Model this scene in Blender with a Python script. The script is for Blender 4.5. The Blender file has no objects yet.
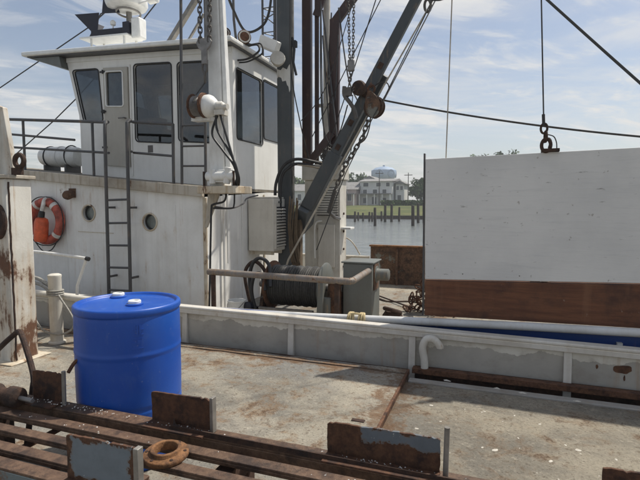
import bpy, math, random
from mathutils import Vector, Matrix
R = math.radians
S = bpy.context.scene
C = S.collection
rnd = random.Random(7)

# ------------------------------------------------------------------ camera
# the near deck is z = 0; x runs along both hulls (towards the stern), y runs across the hulls
cam_d = bpy.data.cameras.new('camera'); cam = bpy.data.objects.new('camera', cam_d); C.objects.link(cam)
cam.location = (0, 0, 1.48)
cam.rotation_euler = (R(90 - 4.4), 0, R(20))
cam_d.sensor_width = 36; cam_d.lens = 27.06; cam_d.clip_start = .05; cam_d.clip_end = 6000
S.camera = cam
S.render.resolution_x, S.render.resolution_y = 1024, 768

# ------------------------------------------------------------------ sky and sun
SUN = Vector((.75, .87, 1.9)).normalized()
ELEV = math.asin(SUN.z); AZ = math.atan2(SUN.x, SUN.y)
world = bpy.data.worlds.new('World'); S.world = world; world.use_nodes = True
nt = world.node_tree; nt.nodes.clear()
def wn(t, **k):
    n = nt.nodes.new(t)
    for a, b in k.items(): setattr(n, a, b)
    return n
out = wn('ShaderNodeOutputWorld'); bg = wn('ShaderNodeBackground'); bg.inputs[1].default_value = .108
sky = wn('ShaderNodeTexSky', sky_type='NISHITA', sun_disc=False, sun_elevation=ELEV, sun_rotation=AZ)
sky.air_density = 1.0; sky.dust_density = 1.6; sky.ozone_density = 1.2; sky.altitude = 0
tc = wn('ShaderNodeTexCoord'); sep = wn('ShaderNodeSeparateXYZ'); nt.links.new(tc.outputs['Generated'], sep.inputs[0])
def wm(op, a, b=None, c=None):
    n = wn('ShaderNodeMath', operation=op)
    for i, v in enumerate((a, b, c)):
        if v is None: continue
        if isinstance(v, (int, float)): n.inputs[i].default_value = v
        else: nt.links.new(v, n.inputs[i])
    return n.outputs[0]
zz = wm('ADD', wm('MAXIMUM', sep.outputs['Z'], 0.0), .12)
cx = wm('DIVIDE', sep.outputs['X'], zz); cy = wm('DIVIDE', sep.outputs['Y'], zz)
def cloud(sx, sy, rot, scale, detail, rough, lo, hi, seed):
    a, b = math.cos(rot), math.sin(rot)
    px = wm('MULTIPLY', wm('ADD', wm('MULTIPLY', cx, a), wm('MULTIPLY', cy, b)), sx)
    py = wm('MULTIPLY', wm('SUBTRACT', wm('MULTIPLY', cy, a), wm('MULTIPLY', cx, b)), sy)
    cmb = wn('ShaderNodeCombineXYZ'); nt.links.new(px, cmb.inputs[0]); nt.links.new(py, cmb.inputs[1]); cmb.inputs[2].default_value = seed
    nz = wn('ShaderNodeTexNoise'); nz.inputs['Scale'].default_value = scale; nz.inputs['Detail'].default_value = detail
    nz.inputs['Roughness'].default_value = rough; nz.inputs['Distortion'].default_value = .6
    nt.links.new(cmb.outputs[0], nz.inputs['Vector'])
    mr = wn('ShaderNodeMapRange', interpolation_type='SMOOTHSTEP'); nt.links.new(nz.outputs['Fac'], mr.inputs[0])
    mr.inputs[1].default_value = lo; mr.inputs[2].default_value = hi
    return mr.outputs[0]
c1 = cloud(1, 1.6, .5, .75, 9, .60, .42, .64, 5.3)       # broad thin veil
c2 = cloud(1, 2.0, .75, 1.9, 10, .62, .49, .66, 2.4)       # streaky tufts
veil = wm('MINIMUM', wm('ADD', wm('MULTIPLY', c1, .58), wm('MULTIPLY', c2, .52)), .97)
veil = wm('ADD', wm('MULTIPLY', veil, .84), .10)
hz_ = wm('POWER', wm('SUBTRACT', 1.0, wm('MINIMUM', wm('MAXIMUM', sep.outputs['Z'], 0.0), 1.0)), 7.0)
veil = wm('MINIMUM', wm('ADD', veil, wm('MULTIPLY', hz_, .42)), .97)
mixc = wn('ShaderNodeMix', data_type='RGBA')
nt.links.new(veil, mixc.inputs[0]); nt.links.new(sky.outputs[0], mixc.inputs[6])
mixc.inputs[7].default_value = (7.3, 7.2, 7.0, 1)
nt.links.new(mixc.outputs[2], bg.inputs[0]); nt.links.new(bg.outputs[0], out.inputs[0])
sun_d = bpy.data.lights.new('sun', 'SUN'); sun_d.energy = 5.0; sun_d.angle = R(1.1); sun_d.color = (1, .94, .84)
sun = bpy.data.objects.new('sun', sun_d); C.objects.link(sun)
sun.rotation_euler = SUN.to_track_quat('Z', 'Y').to_euler(); sun.location = (8, 9, 20)
S.view_settings.view_transform = 'Standard'; S.view_settings.look = 'None'
S.view_settings.exposure = 0.04; S.view_settings.gamma = 1

# ------------------------------------------------------------------ materials
class NT:
    def __init__(s, name):
        s.m = bpy.data.materials.new(name); s.m.use_nodes = True; s.t = s.m.node_tree
        s.b = s.t.nodes['Principled BSDF']; s.geo = s.t.nodes.new('ShaderNodeNewGeometry')
    def n(s, t, **k):
        n = s.t.nodes.new(t)
        for a, b in k.items(): setattr(n, a, b)
        return n
    def put(s, sock, v):
        if isinstance(v, (int, float)): sock.default_value = v
        elif isinstance(v, tuple): sock.default_value = v if len(v) != 3 or len(sock.default_value) == 3 else (*v, 1)
        else: s.t.links.new(v, sock)
    def vec(s, sx=1, sy=1, sz=1, off=0):
        n = s.n('ShaderNodeMapping'); s.t.links.new(s.geo.outputs['Position'], n.inputs[0])
        n.inputs['Scale'].default_value = (sx, sy, sz); n.inputs['Location'].default_value = (off, off * .7, off * .3); return n.outputs[0]
    def noise(s, scale, detail=5, rough=.6, vec=None, dist=0):
        n = s.n('ShaderNodeTexNoise'); n.inputs['Scale'].default_value = scale; n.inputs['Detail'].default_value = detail
        n.inputs['Roughness'].default_value = rough; n.inputs['Distortion'].default_value = dist
        s.t.links.new(vec if vec is not None else s.geo.outputs['Position'], n.inputs['Vector']); return n.outputs['Fac']
    def ramp(s, v, lo, hi):
        n = s.n('ShaderNodeMapRange', interpolation_type='SMOOTHSTEP'); s.put(n.inputs[0], v)
        n.inputs[1].default_value = lo; n.inputs[2].default_value = hi; return n.outputs[0]
    def mix(s, f, a, b, mode='MIX'):
        n = s.n('ShaderNodeMix', data_type='RGBA', blend_type=mode); s.put(n.inputs[0], f)
        s.put(n.inputs[6], a); s.put(n.inputs[7], b); return n.outputs[2]
    def math(s, op, a, b=None):
        n = s.n('ShaderNodeMath', operation=op); s.put(n.inputs[0], a)
        if b is not None: s.put(n.inputs[1], b)
        return n.outputs[0]
    def sep(s):
        n = s.n('ShaderNodeSeparateXYZ'); s.t.links.new(s.geo.outputs['Position'], n.inputs[0]); return n.outputs
    def out(s, col, rough=.6, metal=0, bump=None, bs=.2, bd=.01, spec=.5):
        s.put(s.b.inputs['Base Color'], col); s.put(s.b.inputs['Roughness'], rough); s.put(s.b.inputs['Metallic'], metal)
        s.b.inputs['Specular IOR Level'].default_value = spec
        if bump is not None:
            n = s.n('ShaderNodeBump'); n.inputs['Strength'].default_value = bs; n.inputs['Distance'].default_value = bd
            s.put(n.inputs['Height'], bump); s.t.links.new(n.outputs[0], s.b.inputs['Normal'])
        return s.m
RUST_A, RUST_B = (.082, .038, .021), (.165, .080, .043)
def paint(name, base, grime=(.30, .27, .22), g=.35, rust=.0, rough=.5, sc=1.0, off=0., streak=.5, bump=.25, runs=0.):
    k = NT(name)
    big = k.ramp(k.noise(1.3 * sc, 6, .62, k.vec(off=off)), .38, .72)
    st = k.ramp(k.noise(1.0, 5, .6, k.vec(9 * sc, 9 * sc, .7 * sc, off + 3)), .45, .75)
    c = k.mix(k.math('MULTIPLY', big, g), base, grime)
    c = k.mix(k.math('MULTIPLY', st, g * streak), c, grime)
    fine = k.noise(38 * sc, 6, .7)
    if runs > 0:   # thin rust runs down the plating
        rn = k.ramp(k.noise(1.0, 6, .65, k.vec(16, 16, .75, off + 13)), .60, .70); rb = k.ramp(k.noise(.9, 4, .6, k.vec(1, 1, 1, off + 17)), .42, .62)
        c = k.mix(k.math('MULTIPLY', k.math('MULTIPLY', rn, rb), runs), c, (.36, .21, .095))
    c = k.mix(.10, c, k.mix(fine, (.0, .0, .0), (1, 1, 1)), 'OVERLAY')
    r = rough
    if rust > 0:
        a = k.noise(2.6 * sc, 9, .68, k.vec(1, 1, .55, off + 9), .4); b = k.noise(1.0, 6, .6, k.vec(14 * sc, 14 * sc, 1.3 * sc, off + 5))
        m = k.ramp(k.math('ADD', k.math('MULTIPLY', a, .75), k.math('MULTIPLY', b, .25)), .66 - rust * .3, .72 - rust * .3)
        halo = k.ramp(k.math('ADD', k.math('MULTIPLY', a, .55), k.math('MULTIPLY', b, .45)), .58 - rust * .3, .74 - rust * .3)
        c = k.mix(k.math('MULTIPLY', halo, .45), c, (.42, .27, .13))
        c = k.mix(m, c, k.mix(k.noise(30, 6, .7), RUST_A, RUST_B))
        r = k.math('ADD', k.math('MULTIPLY', m, .3), rough)
    rip = k.noise(1.6 * sc, 2, .5, k.vec(off=off + 2)); return k.out(c, r, 0, k.math('ADD', k.math('MULTIPLY', rip, 3.), k.math('MULTIPLY', fine, .8)), bump, .008)
def rusty(name, a=RUST_A, b=RUST_B, dark=(.045, .022, .014), flake=None, rough=.85, sc=1., off=0., fl=.55):
    k = NT(name)
    n1 = k.noise(7 * sc, 9, .7, k.vec(off=off)); n2 = k.noise(34 * sc, 7, .7); n3 = k.noise(2.2 * sc, 6, .6, k.vec(off=off + 4))
    c = k.mix(k.ramp(n2, .3, .72), a, b); c = k.mix(k.ramp(n1, .46, .64), c, dark); c = k.mix(k.math('MULTIPLY', k.ramp(k.noise(16 * sc, 8, .75, k.vec(off=off + 1)), .56, .64), .7), c, dark)
    if flake is not None: c = k.mix(k.ramp(k.math('ADD', k.math('MULTIPLY', n3, .7), k.math('MULTIPLY', n1, .3)), fl, fl + .05), c, flake)
    return k.out(c, rough, 0, k.math('ADD', n2, n1), .7, .008, .4)
def plain(name, col, rough=.5, metal=0, var=.18, sc=9., bump=.15, spec=.5):
    k = NT(name); f = k.noise(sc, 6, .65); d = tuple(x * (1 - var * 1.6) for x in col); l = tuple(min(1, x * (1 + var)) for x in col)
    c = k.mix(k.ramp(f, .3, .7), d, l)
    return k.out(c, k.math('ADD', k.math('MULTIPLY', f, .25), rough - .12), metal, k.noise(sc * 6, 4, .6), bump, .003, spec)
M = {}
M['house_white'] = paint('white_house_paint', (.78, .775, .745), g=.28, rust=.17, off=1., runs=.55)
M['house_aft'] = paint('white_aft_paint', (.79, .785, .755), g=.26, rust=.12, off=5., runs=.4)
M['wheel_white'] = paint('wheelhouse_paint', (.79, .785, .75), g=.20, rust=.04, off=2., runs=.25)
M['trim_beige'] = paint('stained_trim', (.47, .43, .36), grime=(.22, .17, .11), g=.75, rust=.18, off=3., sc=1.6, streak=1.)
M['post_rust'] = paint('rust_streaked_white', (.66, .64, .58), g=.6, rust=.47, off=11.5, sc=1.25, streak=1., runs=.9)
M['corner_rust'] = paint('corner_bead_paint', (.60, .55, .45), grime=(.34, .24, .13), g=.7, rust=.30, off=21., sc=1.8, streak=1.)
M['crane_white'] = paint('crane_white', (.74, .74, .71), g=.35, rust=.12, off=7., sc=1.5, streak=1.)
M['pipe_paint'] = paint('gunwale_pipe_paint', (.60, .61, .61), grime=(.38, .36, .32), g=.45, rust=.12, off=27., sc=2.2, streak=.4)
M['machine_beige'] = paint('machine_beige', (.60, .58, .52), g=.55, rust=.16, off=17., sc=1.6)
M['ac_white'] = paint('ac_beige', (.66, .63, .56), g=.3, rust=.03, off=14., sc=1.4)
M['mast_grey'] = paint('mast_grey', (.055, .064, .07), grime=(.11, .115, .115), g=.5, rust=.08, off=4., sc=1.4)
M['boom_grey'] = paint('boom_grey', (.045, .052, .057), grime=(.085, .085, .08), g=.5, rust=.12, off=8., sc=1.5)
M['dark_red'] = paint('red_oxide', (.046, .020, .017), grime=(.035, .024, .022), g=.6, rust=.1, off=6., sc=1.5)
M['rail_grey'] = paint('rail_dark_grey', (.06, .062, .065), grime=(.12, .10, .09), g=.5, rust=.10, off=2.2, sc=3., rough=.45)
M['cabinet_grey'] = paint('cabinet_grey', (.135, .145, .135), grime=(.10, .09, .075), g=.5, rust=.13, off=5.5, sc=2.2)
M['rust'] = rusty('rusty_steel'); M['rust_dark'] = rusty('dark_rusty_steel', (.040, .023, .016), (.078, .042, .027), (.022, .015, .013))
M['rust_beam'] = rusty('worn_rust_beam', (.074, .042, .027), (.150, .092, .058), (.036, .022, .016), sc=.8, rough=.62)
M['rust_plate'] = rusty('flaking_plate', (.060, .029, .018), (.125, .058, .030), (.026, .016, .013), flake=(.12, .13, .14), off=3., fl=.62)
M['rust_grey'] = rusty('grey_painted_plate', (.12, .055, .025), (.20, .10, .04), (.06, .04, .03), flake=(.15, .18, .185), off=6.3, fl=.50)
M['paint_chip'] = paint('blue_grey_paint', (.17, .205, .235), grime=(.10, .085, .07), g=.5, rust=.2, off=3.3, sc=7.)
def edge_paint(name, x0, x1, z0, z1, col, w=.018):
    # old paint left in the middle of a plate, rust creeping in from its edges
    k = NT(name); p = k.sep(); n1 = k.noise(9, 8, .7); n2 = k.noise(40, 6, .7)
    d = k.math('MINIMUM', k.math('MINIMUM', k.math('SUBTRACT', p['X'], x0), k.math('SUBTRACT', x1, p['X'])), k.math('MINIMUM', k.math('SUBTRACT', p['Z'], z0), k.math('SUBTRACT', z1, p['Z'])))
    d = k.math('ADD', d, k.math('ADD', k.math('MULTIPLY', k.math('SUBTRACT', n1, .5), .13), k.math('MULTIPLY', k.math('SUBTRACT', n2, .5), .04)))
    m = k.ramp(d, w, w + .004); halo = k.ramp(d, w - .004, w + .012)
    ru = k.mix(k.ramp(n2, .3, .72), (.060, .029, .018), (.125, .062, .034)); ru = k.mix(k.ramp(n1, .5, .62), ru, (.035, .02, .015))
    pc = k.mix(k.math('MULTIPLY', k.ramp(n1, .4, .7), .4), col, tuple(x * .6 for x in col)); pc = k.mix(k.ramp(n2, .68, .72), pc, (.42, .42, .40)); pc = k.mix(k.math('SUBTRACT', 1., halo), pc, (.17, .12, .08))
    return k.out(k.mix(m, ru, pc), .7, 0, k.math('ADD', k.math('MULTIPLY', m, .8), n2), .5, .004, .3)
M['plate_paint_a'] = edge_paint('flaking_blue_grey_plate', -1.54, -1.215, .40, .60, (.16, .19, .215), .020)
M['plate_paint_b'] = edge_paint('plate_with_grey_patch', -.53, -.14, .465, .575, (.13, .15, .17), .022)
M['rust_orange'] = rusty('orange_rust', (.17, .080, .034), (.27, .135, .058), (.085, .042, .022), sc=1.4)
M['rust_wall'] = rusty('rusty_bulwark_steel', (.085, .044, .026), (.17, .10, .06), (.045, .028, .02), flake=(.17, .17, .145), off=1.7, fl=.56)
M['trough'] = rusty('trough_dark_steel', (.035, .02, .015), (.06, .03, .02), (.02, .014, .012))
M['steel'] = plain('dull_steel', (.23, .22, .21), .5, .6); M['galv'] = plain('galvanised_bar', (.26, .245, .22), .5, .4)
M['chain'] = plain('chain_steel', (.12, .11, .10), .6, .4); M['black'] = plain('black_rubber', (.018, .018, .019), .55)
M['cable_dark'] = plain('wire_rope_dark', (.035, .034, .033), .7); M['cable_light'] = plain('light_rope', (.42, .38, .31), .9)
M['rope_yellow'] = plain('yellow_rope', (.50, .40, .22), .9, sc=60); M['rope_grey'] = plain('grey_rope', (.30, .29, .26), .9, sc=60)
M['orange'] = plain('lifebuoy_orange', (.40, .085, .055), .65, var=.32); M['orange_lamp'] = plain('float_orange', (.70, .12, .04), .5)
M['white_tape'] = plain('white_band', (.66, .63, .58), .6); M['white_gloss'] = plain('white_plastic', (.76, .76, .73), .35, var=.06)
M['navy'] = paint('navy_hull', (.012, .048, .20), grime=(.03, .06, .19), g=.4, rust=.03, off=9., rough=.35)
M['navy_box'] = plain('navy_box', (.014, .016, .028), .6); M['grey_lens'] = plain('lamp_glass', (.82, .83, .82), .2, var=.03)
M['wood_brown'] = plain('weathered_timber', (.115, .082, .05), .85, sc=14)
M['near_black'] = plain('dark_interior', (.02, .02, .022), .8)  # near-black for the cabin fittings and the backs behind the louvres
def mk_glass():
    k = NT('window_glass'); t = k.t; gl = k.n('ShaderNodeBsdfGlossy'); gl.inputs['Roughness'].default_value = .03; gl.inputs['Color'].default_value = (.95, .97, 1, 1)
    tr = k.n('ShaderNodeBsdfTransparent'); n = k.noise(2.2, 5, .6); k.put(tr.inputs['Color'], k.mix(k.ramp(n, .35, .7), (.26, .28, .285), (.14, .15, .15)))
    bp_ = k.n('ShaderNodeBump'); bp_.inputs['Strength'].default_value = .04; bp_.inputs['Distance'].default_value = .02; k.put(bp_.inputs['Height'], k.noise(1.5, 2, .5)); t.links.new(bp_.outputs[0], gl.inputs['Normal'])
    lw = k.n('ShaderNodeLayerWeight'); lw.inputs[0].default_value = .5; fr = k.math('ADD', k.math('MULTIPLY', k.math('POWER', lw.outputs['Facing'], 4.), .85), .085); mx = k.n('ShaderNodeMixShader'); t.links.new(fr, mx.inputs[0]); t.links.new(tr.outputs[0], mx.inputs[1]); t.links.new(gl.outputs[0], mx.inputs[2])
    t.links.new(mx.outputs[0], t.nodes['Material Output'].inputs[0]); return k.m
M['glass'] = mk_glass(); M['port_glass'] = plain('porthole_glass', (.13, .15, .14), .2, spec=.8)
def mk_barrel():
    k = NT('blue_polyethylene'); big = k.ramp(k.noise(3.2, 6, .6), .35, .75); sc = k.ramp(k.noise(1, 8, .72, k.vec(22, 22, 6)), .60, .78)
    dr = k.ramp(k.noise(1, 6, .65, k.vec(12, 12, 1.2, 4)), .50, .74); sp = k.ramp(k.noise(55, 4, .6), .66, .72); lo = k.ramp(k.noise(5, 7, .7, k.vec(off=8)), .52, .70)
    c = k.mix(k.math('MULTIPLY', big, .5), (.006, .066, .36), (.018, .110, .46)); c = k.mix(k.math('MULTIPLY', dr, .22), c, (.07, .12, .22))
    c = k.mix(k.math('MULTIPLY', lo, .16), c, (.12, .20, .40)); c = k.mix(k.math('MULTIPLY', sc, .32), c, (.20, .27, .43)); c = k.mix(k.math('MULTIPLY', sp, .30), c, (.30, .33, .38))
    return k.out(c, k.math('ADD', k.math('MULTIPLY', lo, .22), .40), 0, k.noise(9, 4, .6), .14, .006)
M['barrel'] = mk_barrel()
def mk_deck(name, warm, off, val=1.):
    k = NT(name)
    a = k.noise(1.5, 8, .66, k.vec(1, 1.5, 1, off), .5); b = k.noise(3.6, 8, .7, k.vec(off=off + 5), .3)
    f = k.noise(70, 6, .75); f2 = k.noise(22, 7, .7, k.vec(off=off))
    g = k.noise(1.0, 5, .55, k.vec(.9, .5, 1, off + 2))
    c = k.mix(k.ramp(a, .36, .64), (.200, .186, .158), (.340, .308, .245))
    c = k.mix(k.math('MULTIPLY', k.ramp(g, .46, .64), .85), c, (.215, .210, .195))
    c = k.mix(k.math('MULTIPLY', k.ramp(b, .50, .64), warm), c, (.245, .160, .092))
    rs = k.math('ADD', k.math('MULTIPLY', b, .5), k.math('MULTIPLY', f2, .5))
    c = k.mix(k.math('MULTIPLY', k.ramp(rs, .535, .60), .85), c, (.095, .052, .029))
    c = k.mix(k.math('MULTIPLY', k.ramp(f2, .54, .64), .55), c, (.43, .395, .325))
    sp2 = k.noise(46, 5, .7, k.vec(off=off + 3))
    c = k.mix(k.math('MULTIPLY', k.ramp(k.noise(13, 8, .75, k.vec(off=off + 7)), .55, .64), .65), c, (.135, .10, .07))
    z_ = k.sep(); ex = k.math('SUBTRACT', 1., k.ramp(k.math('ABSOLUTE', k.math('SUBTRACT', z_['X'], -.70)), .0, .30)); ey = k.math('SUBTRACT', 1., k.ramp(k.math('ABSOLUTE', k.math('SUBTRACT', z_['Y'], 4.09)), .0, .16))
    c = k.mix(k.math('MULTIPLY', k.ramp(k.math('ADD', k.math('MULTIPLY', k.math('MAXIMUM', ex, ey), .20), rs), .575, .70), .75), c, (.15, .088, .050))
    c = k.mix(.6, c, k.mix(f, (0, 0, 0), (1, 1, 1)), 'OVERLAY')
    c = k.mix(k.math('MULTIPLY', k.ramp(sp2, .57, .63), .6), c, (.075, .055, .040))
    big = k.ramp(k.noise(.55, 4, .5, k.vec(1, 1.3, 1, off + 11)), .40, .62); c = k.mix(k.math('MULTIPLY', big, .45), c, k.mix(1., c, (.62, .64, .66), 'MULTIPLY'))
    if val < 1: c = k.mix(1., c, (val, val * .985, val * .96), 'MULTIPLY')
    return k.out(c, .9, 0, k.math('ADD', f, f2), .7, .010, .25)
M['deck_plate'] = mk_deck('worn_deck_plate', .75, 2.); M['deck'] = mk_deck('worn_deck', .40, 9., .80)
M['deck_sill'] = paint('sill_grey', (.30, .29, .27), grime=(.2, .17, .13), g=.6, rust=.12, sc=3.)
M['deck_far'] = mk_deck('sandy_deck', .5, 15.)
def mk_bulwark():
    k = NT('bulwark_two_tone'); z = k.sep()
    e = k.noise(1.0, 6, .6, k.vec(3.2, 3.2, .6)); e2 = k.noise(11, 5, .6)
    edge = k.math('ADD', k.math('ADD', z['Z'], k.math('MULTIPLY', k.math('SUBTRACT', e, .5), .24)), k.math('ADD', k.math('MULTIPLY', z['X'], .0085), k.math('MULTIPLY', k.math('SUBTRACT', e2, .5), .03)))
    m = k.ramp(edge, .212, .219)
    up = k.mix(k.ramp(k.noise(5, 6, .6), .35, .7), (.66, .64, .57), (.54, .51, .44)); lo = k.mix(k.ramp(k.noise(2.4, 6, .6), .35, .7), (.345, .33, .295), (.425, .405, .36))
    c = k.mix(m, lo, up)
    st = k.ramp(k.noise(1, 5, .6, k.vec(11, 11, .8, 2.7)), .56, .72); c = k.mix(k.math('MULTIPLY', st, .45), c, (.34, .22, .12)); dirt = k.ramp(k.noise(3.5, 7, .65, k.vec(1, 1, 1.6, 6.)), .48, .68); c = k.mix(k.math('MULTIPLY', dirt, .4), c, (.22, .19, .15))
    ra = k.ramp(k.noise(2.0, 8, .66, k.vec(1, 1, .8, 31.4), .4), .68, .71); c = k.mix(ra, c, k.mix(e2, RUST_A, RUST_B))
    return k.out(c, .6, 0, k.math('ADD', k.math('MULTIPLY', m, .6), k.math('MULTIPLY', e2, .3)), .4, .004)
M['bulwark'] = mk_bulwark()
M['cap'] = paint('cap_rail_paint', (.60, .58, .53), grime=(.36, .31, .24), g=.5, rust=.10, off=12., sc=2.)
def mk_panel():
    k = NT('whitewashed_plywood')
    gr = k.noise(1, 7, .7, k.vec(2.2, 2, 34)); ch = k.noise(1, 8, .72, k.vec(5.5, 5, 26, 4.)); b = k.noise(1.4, 5, .6); sp = k.noise(17, 5, .6)
    c = k.mix(k.ramp(b, .35, .7), (.70, .69, .66), (.61, .605, .585)); c = k.mix(k.math('MULTIPLY', k.ramp(gr, .5, .8), .35), c, (.40, .41, .41))
    c = k.mix(k.math('MULTIPLY', k.ramp(ch, .63, .67), .7), c, (.22, .21, .19)); c = k.mix(k.math('MULTIPLY', k.ramp(sp, .67, .71), .6), c, (.26, .23, .19))
    return k.out(c, .65, 0, k.math('ADD', gr, ch), .35, .005)
M['panel'] = mk_panel()
def mk_plank():
    k = NT('brown_stained_plank'); gr = k.noise(1, 8, .7, k.vec(2.5, 2, 30)); b = k.noise(2.6, 6, .65); v = k.noise(1, 4, .6, k.vec(9, 2, .8)); s = k.noise(24, 5, .65)
    c = k.mix(k.ramp(gr, .3, .72), (.185, .082, .043), (.105, .046, .028)); c = k.mix(k.math('MULTIPLY', k.ramp(b, .46, .66), .75), c, (.060, .034, .027))
    c = k.mix(k.math('MULTIPLY', k.ramp(v, .5, .75), .4), c, (.24, .125, .07)); c = k.mix(k.math('MULTIPLY', k.ramp(s, .68, .74), .6), c, (.35, .28, .22))
    return k.out(c, .8, 0, k.math('ADD', gr, s), .4, .005, .3)
M['plank'] = mk_plank()
def mk_water():
    k = NT('harbour_water'); a = k.noise(.55, 6, .6, k.vec(1, 1.6, 1)); b = k.noise(2.8, 5, .6, k.vec(1, 1.4, 1))
    c = k.mix(k.ramp(a, .3, .7), (.15, .17, .175), (.21, .225, .225))
    return k.out(c, .12, 0, k.math('ADD', k.math('MULTIPLY', a, 1.), k.math('MULTIPLY', b, .35)), .40, .30)
M['water'] = mk_water()
def mk_grass():
    k = NT('shore_grass'); a = k.noise(.12, 6, .6); b = k.noise(1.4, 6, .7)
    c = k.mix(k.ramp(a, .35, .65), (.055, .080, .024), (.115, .12, .042)); c = k.mix(k.math('MULTIPLY', k.ramp(b, .4, .7), .5), c, (.15, .135, .065)); c = k.mix(k.math('MULTIPLY', k.ramp(k.noise(.35, 6, .7), .52, .62), .7), c, (.035, .055, .02))
    return k.out(c, .95, 0, b, .6, .2, .2)
M['grass'] = mk_grass(); M['pile'] = plain('tarred_pile', (.055, .046, .038), .9, sc=2); M['bulkhead'] = plain('bulkhead_timber', (.07, .055, .042), .9, sc=.8)
M['siding_white'] = plain('white_siding', (.66, .66, .65), .7, var=.06, sc=.8); M['siding_pink'] = plain('pink_siding', (.50, .41, .38), .7, var=.1, sc=.8)
M['siding_grey'] = plain('grey_siding', (.36, .36, .36), .7, var=.08, sc=.8); M['shingle'] = plain('grey_shingle', (.22, .215, .21), .9, sc=1.5)
M['win_dark'] = plain('house_window', (.06, .07, .08), .15); M['tank_blue'] = plain('tank_pale_blue', (.26, .36, .50), .6, var=.06, sc=.2); M['tank_dark'] = plain('tank_mid_blue', (.16, .25, .38), .6)
def mk_leaf():
    k = NT('leaves'); a = k.noise(.5, 4, .6)
    return k.out(k.mix(k.ramp(a, .3, .7), (.035, .065, .020), (.075, .115, .035)), .8, 0, None, spec=.2)
M['leaf'] = mk_leaf(); M['bark'] = plain('bark', (.10, .075, .05), .95, sc=3)

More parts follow.
